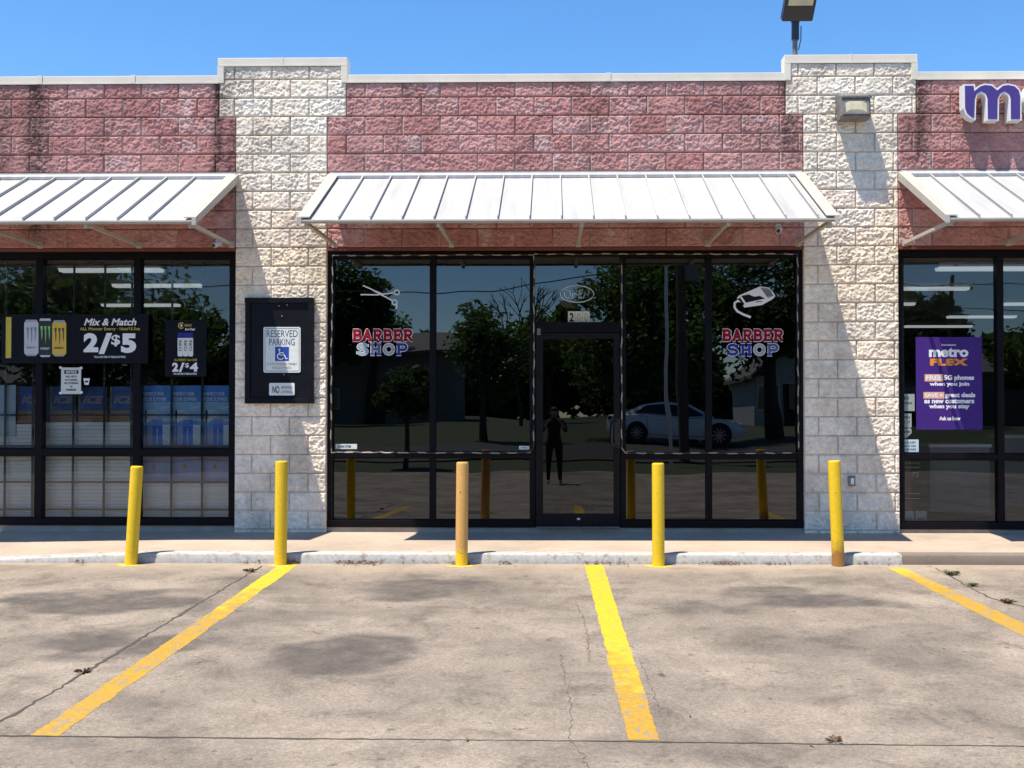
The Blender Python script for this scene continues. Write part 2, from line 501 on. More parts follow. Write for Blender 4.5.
# ------------------------------------------------------------------ storefront glazing
FY0, FY1, GY = .025, .125, .075
Z_TOP = Z_LIN - .037
def fx(px, py=390): return P(px, py, FY0).x
def fz(py, px=540): return P(px, py, FY0).z
def window(x0, x1, z0, z1, vbars, hbars, glass, bw=.058, jl=True, jr=True, name='window', rail=None):
    """aluminium frame with mullions; each lite of glass a sub-part. vbars: mullion centres, hbars: rail centres"""
    fr = MB()
    # sill and head run full width, verticals butt between them
    fr.box((x0, FY0 - .012, z0), (x1, FY1, z0 + .075), .004)
    fr.box((x0, FY0 - .004, z1 - .07), (x1, FY1, z1), .004)
    zz0, zz1 = z0 + .0753, z1 - .0703
    xs = []
    if jl: fr.box((x0 + .001, FY0, zz0), (x0 + bw, FY1, zz1), .003); xs.append(x0 + bw)
    else: xs.append(x0)
    for v in vbars:
        fr.box((v - bw / 2 - .004, FY0, zz0), (v + bw / 2 + .004, FY1, zz1), .003); xs += [v - bw / 2 - .004, v + bw / 2 + .004]
    if jr: fr.box((x1 - bw, FY0, zz0), (x1 - .001, FY1, zz1), .003); xs.append(x1 - bw)
    else: xs.append(x1)
    zs = [zz0]
    for hz, hw in hbars: zs += [hz - hw / 2, hz + hw / 2]
    zs.append(zz1)
    panes = []
    for i in range(0, len(xs), 2):
        a, b = xs[i] + .0004, xs[i + 1] - .0004
        for hz, hw in hbars: fr.box((a, FY0 + .002, hz - hw / 2), (b, FY1 - .002, hz + hw / 2), .003)
        for k in range(0, len(zs), 2):
            panes.append((a, b, zs[k] + .0004, zs[k + 1] - .0004))
            # glazing bead
            for (p, q, r, s_) in ((a, b, zs[k] + .0005, zs[k] + .012), (a, b, zs[k + 1] - .012, zs[k + 1] - .0005)):
                fr.box((p, GY - .022, r), (q, GY + .02, s_))
    f = fr.build(name, M['frame'], bld)
    for (a, b, c, d) in panes:
        MB().quad((a, GY, c), (b, GY, c), (b, GY, d), (a, GY, d)).build('pane', glass, f, fix=False)
    return f
railz = lambda a, b, px: ((fz(a, px) + fz(b, px)) / 2, abs(fz(a, px) - fz(b, px)))
zb_l, zb_c, zb_r = fz(525.3, 100), fz(527.5), fz(529.5, 960)
for a_, b_, z_ in ((XL, PLx0, zb_l), (PLx1, PRx0, zb_c), (PRx1, XR, zb_r)):
    MB().box((a_ + .004, FY0 + .012, SWZ - .15), (b_ - .004, FY1 + .05, z_ - .0005), .004).build('sill_curb', M['sill_curb'], bld)
window(XL, PLx0 - .003, zb_l, Z_TOP, [fx(38.5), fx(136.5)], [railz(448.7, 455.5, 100)], M['glass_clear'], bw=.072)
xa, xb = fx(535), fx(620.5)
window(PLx1 + .003, xa, zb_c, Z_TOP, [fx(432.5)], [railz(452.5, 457.5, 430)], M['glass_dark'])
window(xb, PRx0 - .003, zb_c, Z_TOP, [fx(709)], [railz(453.5, 458.5, 710)], M['glass_dark'])
window(PRx1 + .003, XR, zb_r, Z_TOP, [fx(1001)], [railz(454, 459.5, 960)], M['glass_clear'], bw=.062)
# door with transom
dr = MB()
z_tr0, z_tr1 = fz(332.5), fz(322)
dr.box((xa + .001, FY0 + .004, z_tr0), (xb - .001, FY1, z_tr1), .004)
MB().box((xa + .001, FY0 + .004, Z_TOP - .06), (xb - .001, FY1, Z_TOP - .001), .004).build('door_head', M['frame'], bld)
tr = dr.build('transom_window', M['frame'], bld)
MB().quad((xa, GY, z_tr1), (xb, GY, z_tr1), (xb, GY, Z_TOP - .06), (xa, GY, Z_TOP - .06)).build('pane', M['glass_dark'], tr, fix=False)
dw = MB()
dx0, dx1, dz0, dz1 = xa + .004, xb - .004, zb_c + .012, z_tr0 - .004
gx0, gx1, gz0, gz1 = fx(543), fx(613.8), fz(514), fz(338.6)
DY0, DY1 = FY0 + .012, FY1 - .02
dw.box((dx0, DY0, dz0), (gx0, DY1, dz1), .004); dw.box((gx1, DY0, dz0), (dx1, DY1, dz1), .004)
dw.box((gx0 + .0003, DY0 + .001, gz1), (gx1 - .0003, DY1, dz1 - .001), .004); dw.box((gx0 + .0003, DY0 + .001, dz0 + .001), (gx1 - .0003, DY1, gz0), .004)
door = dw.build('door', M['door_frame'], bld)
MB().quad((gx0, GY, gz0), (gx1, GY, gz0), (gx1, GY, gz1), (gx0, GY, gz1)).build('pane', M['glass_door'], door, fix=False)
hx = fx(612.5)
hb = MB().tube([(fx(616), DY0, fz(421)), (fx(616), DY0 - .03, fz(421)), (hx, DY0 - .055, fz(422)), (hx - .01, DY0 - .06, fz(425)), (hx - .012, DY0 - .06, fz(441)), (hx, DY0 - .055, fz(445)), (fx(616), DY0 - .03, fz(446.5)), (fx(616), DY0, fz(446.5))], .010, 8)
hb.build('handle', M['black_plastic'], door, smooth=True)
lk = MB(); lk.box((fx(614.5), DY0 - .008, fz(448)), (fx(621) - .006, DY0 - .0005, fz(419)), .003); lk.tube([(fx(617.5), DY0 - .004, fz(432)), (fx(617.5), DY0 - .018, fz(432))], .016, 12)
lk.build('lock_plate', pm('worn_brown_lock_plate', (.045, .032, .028), .5, 0, .3, 30, spec=.2), door)
hg = MB(); hg.box((fx(537), DY0 - .012, fz(335)), (fx(540.5), DY0 - .0005, fz(328.5)), .003); hg.build('hinge', M['grey_metal'], door)
th = MB(); th.box((xa + .01, FY0 - .05, zb_c + .0005), (xb - .01, FY1, zb_c + .011), .003); th.build('threshold', M['grey_metal'], bld)
ml = MB(); ml.box((fx(577), DY0 - .003, fz(520)), (fx(580), DY0 - .0003, fz(518)), .001); ml.build('door_stop', M['steel'], door)
# ------------------------------------------------------------------ ground
def xr_lin(a, b, s): return list(np.arange(a, b, s))
def lot_mesh():
    xs = np.array(xr_lin(-60, -9, 3) + xr_lin(-9, 9, .045) + xr_lin(9, 62, 3))
    ys = np.array(sorted(set(xr_lin(-15.9, -8.8, .4) + xr_lin(-8.8, KERB_Y + .02, .03) + [KERB_Y + .03])))
    X, Y = np.meshgrid(xs, ys)
    Z = np.vectorize(gz)(Y) 
    # oil and tyre stains with positions read from the photo
    st = np.zeros_like(X)
    spots = [(350, 650, 62, 20, .95), (95, 604, 95, 11, 1.0), (85, 648, 48, 15, .95), (20, 650, 40, 18, .35), (158, 644, 36, 11, 1.0), (420, 590, 75, 8, .9), (375, 588, 40, 7, .45),
             (480, 590, 60, 7, .4), (800, 602, 78, 11, 1.0), (770, 592, 40, 6, .8), (830, 650, 60, 10, .55), (905, 655, 60, 12, .5), (905, 635, 60, 9, .3), (520, 600, 40, 7, .35), (700, 690, 70, 14, .22),
             (200, 700, 90, 18, .22), (450, 690, 80, 18, .2), (960, 720, 70, 12, .25), (545, 655, 30, 30, .3), (255, 590, 60, 7, .3), (300, 600, 26, 3, .5), (690, 600, 60, 10, .3), (640, 750, 300, 14, .25)]
    for (px, py, rx, ry, k) in spots:
        c = G(px, py); ex = abs(G(px + rx, py).x - c.x); ey = abs(G(px, py + ry).y - G(px, py - ry).y) / 2
        wob = 2.0 * (fbm(X * 1.7 + px, Y * 2.4 + py, 5) - .5)
        q = np.sqrt(((X - c.x) / ex) ** 2 + ((Y - c.y) / ey) ** 2) + wob
        st = np.maximum(st, k * np.clip((1.25 - q) / .5, 0, 1))
    rs = random.Random(4)
    for _ in range(150):
        c = (rs.uniform(-6, 6), rs.uniform(-8.2, KERB_Y - .15)); r = rs.uniform(.03, .22); k = rs.uniform(.15, .5)
        q = np.sqrt(((X - c[0]) / (r * rs.uniform(1, 2.4))) ** 2 + ((Y - c[1]) / r) ** 2) + 1.6 * (fbm(X * 5 + c[0] * 9, Y * 5, 4) - .5)
        st = np.maximum(st, k * np.clip((1.2 - q) / .5, 0, 1))
    for tx0, sl_ in ((-1.55, .05), (-.35, .04), (1.75, -.03), (3.1, -.05), (-4.2, .1)):
        q = np.abs(X - tx0 - sl_ * (Y + 5)) / .10 + 1.2 * (fbm(X * 3, Y * 1.2 + tx0, 4) - .5)
        st = np.maximum(st, .34 * np.clip((1.1 - q) / .6, 0, 1) * np.clip(fbm(X * .6 + tx0, Y * .9, 3) * 2.4 - .8, 0, 1))
    pale = np.clip((Y - (KERB_Y - .75)) / .6, 0, 1)        # swept, pale strip along the kerb
    n = X.size; ny, nx = X.shape
    idx = np.arange(n).reshape(ny, nx)
    Fq = np.stack([idx[:-1, :-1], idx[:-1, 1:], idx[1:, 1:], idx[1:, :-1]], -1).reshape(-1, 4)
    V = np.stack([X, Y, Z], -1).reshape(-1, 3)
    me = bpy.data.meshes.new('parking_lot')
    me.vertices.add(n); me.vertices.foreach_set('co', V.astype(np.float32).ravel())
    me.loops.add(Fq.size); me.loops.foreach_set('vertex_index', Fq.astype(np.int32).ravel())
    me.polygons.add(len(Fq)); me.polygons.foreach_set('loop_start', np.arange(0, Fq.size, 4, dtype=np.int32))
    ca = me.attributes.new('stain', 'FLOAT_COLOR', 'POINT')
    ca.data.foreach_set('color', np.stack([st, pale, st * 0, st * 0 + 1], -1).astype(np.float32).ravel())
    me.update(); me.validate()
    me.polygons.foreach_set('use_smooth', [True] * len(me.polygons))
    t = NT('parking_concrete'); co = t.coord()
    at = t.new('Attribute', attribute_name='stain'); sp = t.new('SeparateColor'); t.link(at.outputs['Color'], sp.inputs[0])
    big = t.noise(co, .8, 6, .62, .4); mid = t.noise(t.coord((1, .8, 1)), 2.6, 8, .72, .5); fine = t.noise(co, 42, 6, .8); speck = t.noise(co, 120, 3, .8)
    c = t.mix(t.ramp(big, [(.35, 0.0), (.66, 1.0)]), (.192, .158, .125), (.305, .252, .198))
    c = t.mix(1.0, c, t.ramp(mid, [(.3, .52), (.48, .95), (.7, 1.16)]), 'MULTIPLY')
    c = t.mix(1.0, c, t.ramp(fine, [(.3, .62), (.7, 1.3)]), 'MULTIPLY')
    c = t.mix(1.0, c, t.ramp(speck, [(.3, .62), (.5, 1.0), (.7, 1.3)]), 'MULTIPLY')
    c = t.mix(t.math('MULTIPLY', sp.outputs[1], .55), c, (.40, .315, .23))
    sm = t.math('MULTIPLY', sp.outputs[0], t.ramp(t.noise(co, 7, 5, .7), [(.3, .62), (.6, 1.0)]))
    c = t.mix(t.math('MULTIPLY', sm, .85), c, (.062, .054, .048))
    dots = t.ramp(t.noise(co, 11, 3, .6), [(.655, 0.0), (.685, 1.0)])
    c = t.mix(t.math('MULTIPLY', dots, .6), c, (.075, .066, .058))
    t.base(c).rough(.88); t.b.inputs['Specular IOR Level'].default_value = .3
    t.bump(t.mix(.5, fine, speck), .35, .004)
    me.materials.append(t.m)
    o = bpy.data.objects.new('parking_lot', me); COL.objects.link(o)
    tag(o, kind='structure')
lot_mesh()
M['sidewalk'] = None
def concrete(name, c, k=1.0):
    t = NT(name); co = t.coord()
    big = t.noise(co, 1.3, 5, .65); fine = t.noise(co, 70, 4, .75); sp_ = t.noise(co, 9, 5, .7)
    cc = t.mix(1.0, c, t.ramp(big, [(.3, 1 - .22 * k), (.7, 1.1)]), 'MULTIPLY')
    cc = t.mix(1.0, cc, t.ramp(fine, [(.28, .84), (.72, 1.12)]), 'MULTIPLY')
    cc = t.mix(1.0, cc, t.ramp(sp_, [(.22, .72), (.42, 1.0)]), 'MULTIPLY')
    t.base(cc).rough(.9); t.b.inputs['Specular IOR Level'].default_value = .3
    t.bump(fine, .3, .003)
    return t.m
M['sidewalk'] = concrete('sidewalk_concrete', (.43, .345, .265))
M['kerb_bare'] = concrete('bare_kerb_concrete', (.21, .17, .135))
# sidewalk slab: sloped, with tooled joints, its front edge rounded over the kerb
KT0 = CAM.z - 1.264
def sidewalk_strip(x0, x1, top0, top1, name, mk, front):
    """x0..x1 with kerb top heights top0/top1; returns the slab and the kerb face as two objects"""
KX_ramp0, KX_ramp1 = wx(-30, KERB_Y), wx(165, KERB_Y)
KX_paint = wx(901, KERB_Y)
def kerb_top(x):
    t = min(1, max(0, (x - KX_ramp0) / (KX_ramp1 - KX_ramp0)))
    return KT0 - .068 * (1 - t) ** 1.2
sx = [XLI - 3 + i * .2 for i in range(int((XRI - XLI + 6) / .2) + 1)]
joints = [wx(q, -.7) for q in (-60, 215, 498, 780, 1060)]
def slab():
    mb = MB()
    rows = [(.0, 0), (-.45, .306), (-.9, .612), (KERB_Y + .155, 1)]
    xs = sorted(set([round(x, 3) for x in sx]))
    g = []
    for x in xs:
        kt = kerb_top(x)
        col = []
        for (y, t) in [(.3, -.2)] + rows:
            z = SWZ + (kt - .002 - SWZ) * max(0, t)
            col.append((x, y, z))
        col.append((x, KERB_Y + .155, z - .3))
        g.append(col)
    n = len(g[0])
    vs = [v for c in g for v in c]
    fs = [(i * n + k, (i + 1) * n + k, (i + 1) * n + k + 1, i * n + k + 1) for i in range(len(g) - 1) for k in range(n - 1)]
    mb.add(vs, fs)
    return mb
struct('sidewalk', slab(), M['sidewalk'])
jm = MB()
for x in joints:
    jm.box((x - .006, KERB_Y + .16, SWZ - .1), (x + .006, .01, SWZ - .004 - .0))
M['dirt'] = pm('dark_joint_dirt', (.075, .062, .05), .95, 0, .45, 30)
def paint_mat(name, c, under, wear=(.36, .46), scale=9, dirt=.25):
    t = NT(name); co = t.coord()
    w = t.ramp(t.noise(co, scale, 7, .72), [(wear[0], 1.0), (wear[1], 0.0)])
    n = t.noise(co, 26, 5, .7)
    cc = t.mix(1.0, c, t.ramp(n, [(.3, 1 - dirt), (.7, 1.08)]), 'MULTIPLY')
    t.base(t.mix(w, cc, under)).rough(.7)
    t.bump(w, .3, .002)
    return t.m
M['kerb_paint'] = paint_mat('chipped_white_kerb_paint', (.45, .44, .41), (.26, .215, .17), (.36, .47), 11)
def kerb(x0, x1, m):
    mb = MB(); xs = [x0] + [x for x in np.arange(math.ceil(x0 / .1) * .1, x1, .1) if x0 + .01 < x < x1 - .01] + [x1]
    prof = []
    vs = []; n = 7
    for x in xs:
        kt = kerb_top(x); w = .006 * (vnoise(np.array([x * 2.1]), np.array([.5]))[0] - .5)
        yf = KERB_Y + w
        zb = LOT0 - .12
        b = min(.02, (kt - LOT0) * .4 + .004)
        for (y, z) in ((KERB_Y + .1535, zb), (KERB_Y + .1535, kt), (yf + .022, kt + w * .3), (yf + .008, kt - b * .3), (yf, kt - b), (yf - .004, LOT0 + .004), (yf - .004, zb)):
            vs.append((x, y, z))
    fs = [(i * n + k, i * n + k + 1, (i + 1) * n + k + 1, (i + 1) * n + k) for i in range(len(xs) - 1) for k in range(n - 1)]
    fs += [tuple(range(n)), tuple((len(xs) - 1) * n + k for k in range(n))]
    mb.add(vs, fs)
    return struct('kerb', mb, m, smooth='auto')
kerb(XLI - 3, KX_paint - .002, M['kerb_paint'])
kerb(KX_paint + .002, XRI + 3, M['kerb_bare'])

# painted stall lines
M['line_yellow'] = None
def line_mat(yo):
    t = NT('worn_yellow_line'); co = t.coord()
    gx = t.new('SeparateXYZ'); t.link(co, gx.inputs[0])
    y = gx.outputs['Y']
    w = t.ramp(t.noise(t.coord((1, .5, 1)), 13, 7, .74), [(.38, 1.0), (.47, 0.0)])
    edge = t.math('MULTIPLY_ADD', y, -.45); t.n[edge.node.name].inputs[2].default_value = .45 + .45 * yo
    om = t.math('ADD', edge, t.ramp(t.noise(co, 5, 6, .7), [(.3, -.75), (.7, .75)]))
    om = t.ramp(om, [(.30, 0.0), (.72, 1.0)])
    c = t.mix(om, (.59, .41, .013), (.43, .25, .024))
    c = t.mix(1.0, c, t.ramp(t.noise(co, 34, 5, .75), [(.28, .72), (.7, 1.1)]), 'MULTIPLY')
    wm = t.math('MULTIPLY', w, t.math('ADD', om, .3))
    t.base(t.mix(wm, c, (.25, .20, .15))).rough(.75)
    return t.m
LINES = [line_mat(G(60, py).y) for py in (618, 700, 588)]
def lot_poly(pts, h): return [G(x, y, h) for x, y in pts]
def stripe(l0, l1, r0, r1, mk, n=260, h=.0015):
    """stall line between a left and a right edge given at its far and near ends"""
    mb = MB(); a0, a1, b0, b1 = [G(*p) for p in (l0, l1, r0, r1)]
    vs = []
    for i in range(n + 1):
        t = i / n
        for q, (p0, p1) in enumerate(((a0, a1), (b0, b1))):
            p = p0.lerp(p1, t); p.x += random.uniform(-.004, .004) + .014 * (vnoise(np.array([p.y * 9.0]), np.array([p.x * 3 + q]))[0] - .5); p.z = gz(p.y) + h
            vs.append(p)
        # a mid vertex keeps the sheet on the ground
    fs = [(2*i, 2*i+1, 2*i+3, 2*i+2) for i in range(n)]
    mb.add(vs, fs)
    return struct('parking_stripe', mb, LINES[mk], fix=False)
stripe((280, 564.5), (30, 736), (299, 564), (57, 737.5), 0)
stripe((585, 565), (628, 740.5), (603, 565), (660, 740.5), 1)
stripe((889, 568.5), (1093, 672), (905, 568.5), (1128, 672), 2)
# expansion joints and cracks filled with dirt
def seam(pts, w, jit=.01, name='expansion_joint', h=.0025, step=.05):
    mb = MB(); P3 = [G(x, y) for x, y in pts]
    path = []
    for a, b in zip(P3, P3[1:]):
        k = max(1, int((b - a).length / step))
        path += [a.lerp(b, i / k) for i in range(k)]
    path.append(P3[-1])
    vs = []
    for i, p in enumerate(path):
        t = (path[min(i+1, len(path)-1)] - path[max(i-1, 0)]).normalized(); nrm = Vector((-t.y, t.x, 0))
        c = p + nrm * random.uniform(-jit, jit)
        ww = w * random.uniform(.6, 1.15) * (.45 + 1.1 * vnoise(np.array([p.x * 4.1]), np.array([p.y * 4.1]))[0])
        for s in (-1, 1):
            q = c + nrm * ww * s / 2; q.z = gz(q.y) + h; vs.append(q)
    mb.add(vs, [(2*i, 2*i+1, 2*i+3, 2*i+2) for i in range(len(path)-1)])
    return struct(name, mb, M['crack'] if name == 'crack' else M['dirt'], fix=False)
M['crack'] = pm('hairline_crack_dirt', (.15, .125, .10), .95, 0, .4, 30)
seam([(262, 566), (200, 603), (135, 642), (60, 688), (0, 722), (-60, 757)], .020)
seam([(-60, 735.5), (120, 737.5), (330, 739.5), (512, 741), (720, 743.5), (900, 746), (1090, 748)], .016, .005)
seam([(935, 568), (962, 583), (990, 598), (1024, 607), (1080, 628)], .018, .012)
seam([(574, 600), (583, 618), (588, 640), (590, 662)], .0055, .012, 'crack', step=.03)
seam([(561, 655), (565, 680), (571, 700), (570, 738), (580, 752), (590, 775)], .005, .014, 'crack', step=.03)
seam([(640, 660), (652, 690), (660, 712)], .004, .01, 'crack', step=.03)
# tooled joints across the sidewalk
def walk_joint(x):
    mb = MB()
    for (y0, y1) in ((-.02, -.42), (-.42, -.8), (-.8, KERB_Y + .157)):
        za = SWZ + (kerb_top(x) - .002 - SWZ) * min(1, max(0, -y0 / (-(KERB_Y + .155)))); zb = SWZ + (kerb_top(x) - .002 - SWZ) * min(1, -y1 / (-(KERB_Y + .155)))
        mb.quad((x - .004, y0, za + .003), (x + .004, y0, za + .003), (x + .004, y1, zb + .003), (x - .004, y1, zb + .003))
    return struct('sidewalk_joint', mb, M['dirt'], fix=False)
# far surroundings: one terrain sheet to the horizon, the street and its far verge
M['grass'] = pm('mown_grass', (.045, .056, .02), .95, 0, .35, 3)  # base colour darkened to carry the tree shade over the lawn
M['asphalt'] = pm('street_asphalt', (.05, .048, .046), .9, 0, .2, 5)  # street tone likewise darkened, shade put into the colour
tm = MB(); ys = [400, 60, 13, -1.2, -1.62, -6.6, -11.6, -15.9, -19.5, -24.4, -28, -31.8, -39.1, -61, -146, -480]
vs = []
for y in ys:
    for x in (-400, -62, 0, 62, 400): vs.append((x, y, (gz(y) if y < -1 else LOT0 - .1) - (.16 if y > -15 else .02)))
tm.add(vs, [(i*5+k, i*5+k+1, (i+1)*5+k+1, (i+1)*5+k) for i in range(len(ys)-1) for k in range(4)])
struct('terrain', tm, M['grass'])
st_ = MB(); ys = [-19.6, -21.7, -24.4, -26.4]
vs = [(x, y, gz(y) + .02) for y in ys for x in (-120, 0, 120)]
st_.add(vs, [(i*3+k, i*3+k+1, (i+1)*3+k+1, (i+1)*3+k) for i in range(3) for k in range(2)])
struct('street', st_, M['asphalt'])

# ------------------------------------------------------------------ bollards
def bollard_mat(name, c, wear, rust=0.0, base=None):
    t = NT(name); co = t.coord()
    n = t.noise(co, 11, 6, .72); f = t.noise(co, 45, 4, .7)
    cc = t.mix(1.0, c, t.ramp(f, [(.3, .86), (.7, 1.05)]), 'MULTIPLY')
    gx = t.new('SeparateXYZ'); t.link(co, gx.inputs[0]); z = gx.outputs['Z']
    if base:
        bz = t.ramp(t.math('ADD', z, t.math('MULTIPLY', n, .10)), [(.15, 1.0), (.22, 0.0)])
        cc = t.mix(bz, cc, base)
    w = t.ramp(n, [(wear, 1.0), (wear + .035, 0.0)])
    cc = t.mix(w, cc, (.10, .06, .035))
    if rust:
        rz = t.ramp(t.math('ADD', z, t.math('MULTIPLY', n, .35)), [(.28, 1.0), (.42, 0.0)])
        cc = t.mix(t.math('MULTIPLY', rz, rust), cc, (.30, .12, .035))
    t.base(cc).rough(t.ramp(f, [(.3, .35), (.7, .6)]))
    return t.m
YEL = (.76, .50, .008)
M['bollard_a'] = bollard_mat('safety_yellow_paint', YEL, .305)
M['bollard_faded'] = bollard_mat('sun_faded_orange_paint', (.66, .36,   .10), .345, base=(.80, .50, .01))
M['bollard_rust'] = bollard_mat('yellow_paint_rusty_foot', YEL, .325, rust=.9)
M['splash'] = paint_mat('yellow_overspray', (.74, .50, .012), (.36, .29, .22), (.40, .52), 16)
blabels = ['yellow bollard leaning right, in front of the energy drink windows', 'upright yellow bollard standing below the black reserved parking board',
           'faded orange bollard with scratched paint, in front of the barber shop', 'clean yellow bollard just right of the barber shop door, upright', 'yellow bollard with a rusty foot, leaning left in front of the right pier']
for i, (bx, by, tx_, ty_, mk) in enumerate(((131, 563, 137, 466, 'bollard_a'), (280.5, 561.5, 281.5, 461, 'bollard_a'), (461.5, 562.5, 462.5, 462, 'bollard_faded'),
                                           (658.5, 565.5, 658, 463, 'bollard_a'), (838.5, 567.5, 834, 460.5, 'bollard_rust'))):
    Yb = KERB_Y - .075
    b = P(bx, by, Yb); b.z = gz(Yb) - .002
    tp = P(tx_, ty_, Yb); L = tp.z - b.z
    t = thing('bollard', blabels[i], 'bollard', b, 'yellow bollards along the kerb')
    t.rotation_euler = (0, math.atan2(tp.x - b.x, L), 0)
    r = .0565
    mb = MB()
    prof = [(r, -.08), (r, 0), (r * 1.004, .05), (r, .3), (r, L - .02), (r * .985, L - .010), (r * .93, L - .003), (r * .80, L)]
    n = 28
    vs = [(q * math.cos(2*math.pi*k/n), q * math.sin(2*math.pi*k/n), z) for q, z in prof for k in range(n)]
    fs = [(a*n+k, a*n+(k+1) % n, (a+1)*n+(k+1) % n, (a+1)*n+k) for a in range(len(prof)-1) for k in range(n)] + [tuple(range((len(prof)-1)*n, len(prof)*n))]
    mb.add(vs, fs).build('post', M[mk], t, smooth='auto', local=True)
    if i != 4:
        rng_s = random.Random(i)
        sp = MB(); pts = [(0, -.02)]
        k = 26; ring = []
        for q in range(k):
            a = 2 * math.pi * q / k; rr = random.uniform(.6, 1.3)
            x = math.cos(a) * .13 * rr * (1.5 if rng_s.random() < .2 else 1); y = math.sin(a) * .07 * rr - .055
            y = min(y, .062)
            ring.append((b.x + x, Yb + y, gz(Yb + y) + .0018))
        sp.add([(b.x, Yb - .045, gz(Yb - .045) + .0018)] + ring, [(0, 1 + q, 1 + (q + 1) % k) for q in range(k)])
        struct('paint_splash', sp, M['splash'], fix=False)

# ------------------------------------------------------------------ awnings
AP = 1.42                                # how far they stand out from the wall
AZ1 = wz(177.0, -.02); AZ0 = P(553, 219.0, -AP).z
seam0 = P(465.7, 221, -AP).x
def awning(x0, x1, label, loc_x, struts, caps=(True, True)):
    t = thing('awning', label, 'awning', (loc_x, 0, AZ1), 'white metal awnings over the shopfronts')
    yb = -.028
    sl = (AZ1 - AZ0) / (AP + yb)
    zat = lambda y: AZ1 + (y - yb) * sl
    th = .012
    pn = MB()
    # pan with a faint dip between the seams and small random oil canning
    ks = [seam0 + k * .3035 for k in range(-40, 40)]
    ks = [k for k in ks if x0 + .12 < k < x1 - .12]
    edges = [x0] + ks + [x1]
    n = 10
    for a, b in zip(edges, edges[1:]):
        vs = []; 
        for i in range(7):
            x = a + (b - a) * i / 6
            for j in range(n + 1):
                y = yb + (-AP - yb) * j / n
                w = -.004 * math.sin(math.pi * i / 6) * (.4 + random.random()) if 0 < j < n and 0 < i < 6 else 0
                vs.append((x, y, zat(y) + w))
        pn.add(vs, [(i*(n+1)+j, (i+1)*(n+1)+j, (i+1)*(n+1)+j+1, i*(n+1)+j+1) for i in range(6) for j in range(n)])
    pan = pn.build('roof_panel', M['awning'], t, smooth=True, fix=False)
    se = MB()
    for k in ks:
        a = Vector((k, yb - .03, zat(yb - .03) + .018)); b = Vector((k, -AP - .004, zat(-AP - .004) + .018))
        se.prism([(yb - .05, zat(yb - .05) + .001), (-AP - .006, zat(-AP) + .001), (-AP - .006, zat(-AP) + .030), (yb - .05, zat(yb - .05) + .030)], 'x', k - .005, k + .005)
        se.prism([(yb - .05, zat(yb - .05) + .027), (-AP - .004, zat(-AP) + .027), (-AP - .004, zat(-AP) + .034), (yb - .05, zat(yb - .05) + .034)], 'x', k - .0085, k + .0062)
    se.build('standing_seam', M['awning'], pan)
    un = MB(); un.prism([(yb, AZ1 - .014), (-AP + .012, zat(-AP + .012) - .014), (-AP + .012, zat(-AP + .012) - .026), (yb, AZ1 - .026)], 'x', x0 + .012, x1 - .012)
    un.build('soffit', M['under'], t)
    fl = MB()
    fl.box((x0 - .02, -.034, AZ1 + .004), (x1 + .02, -.004, AZ1 + .058), .002)
    fl.prism([(yb - .006, AZ1 + .006), (yb - .05, zat(yb - .05) + .006), (yb - .052, zat(yb - .05) + .036), (-.036, AZ1 + .045), (-.036, AZ1 + .006)], 'x', x0 - .015, x1 + .015)
    fl.build('flashing', M['awning'], t)
    dr_ = MB(); dr_.box((x0 - .003, -AP - .016, AZ0 - .020), (x1 + .003, -AP - .0045, AZ0 - .002), .002)
    dr_.box((x0 + .002, -AP - .004, AZ0 - .032), (x1 - .002, -AP + .03, AZ0 - .0185), .002)
    dr_.build('drip_edge', M['awning_trim'], t)
    for xe, s, on in ((x0, -1, caps[0]), (x1, 1, caps[1])):
        if not on: continue
        rk = MB()
        xa_, xb_ = sorted((xe + s * .002, xe + s * .042))
        rk.prism([(yb + .01, AZ1 + .044), (-AP - .02, zat(-AP - .02) + .036), (-AP - .02, zat(-AP - .02) - .038), (yb + .01, AZ1 - .046)], 'x', xa_, xb_)
        ia, ib = sorted((xe + s * .0015, xe - s * .075))
        rk.prism([(yb - .03, zat(yb - .03) + .0375), (-AP - .018, zat(-AP - .018) + .0375), (-AP - .018, zat(-AP - .018) + .026), (yb - .03, zat(yb - .03) + .026)], 'x', ia, ib)
        rk.build('rake_trim', M['awning_trim'], t)
    for xs_ in struts:
        sb = MB()
        a = Vector((xs_, -AP + .045, AZ0 - .028)); b = Vector((xs_, -.03, Z_LIN + .03))
        sb.beam(a, b, .034, .034)
        sb.box((xs_ - .03, -.028, Z_LIN - .005), (xs_ + .03, -.0185, Z_LIN + .07), .002)
        sb.box((xs_ - .018, -AP + .032, AZ0 - .066), (xs_ + .018, -AP + .066, AZ0 - .018), .002)
        sb.build('strut', M['awning_trim'], t)
    return t
aL1, aC0, aC1, aR0 = P(192, 219, -AP).x, P(302, 219, -AP).x, P(834, 219, -AP).x, P(949.5, 219, -AP).x
awning(XL, aL1, 'white seamed metal awning over the energy drink windows', (XL + aL1) / 2, [P(-28, 224, -AP).x, P(84, 224, -AP).x, aL1 - .03], (False, True))
awning(aC0, aC1, 'white seamed metal awning over the barber shop door and windows', (aC0 + aC1) / 2, [aC0 + .035, P(438, 224, -AP).x, P(582, 224, -AP).x, P(729, 224, -AP).x, aC1 - .03])
awning(aR0, XR, 'white seamed metal awning over the window with the purple poster', (aR0 + XR) / 2, [aR0 + .03, P(1070, 224, -AP).x], (True, False))

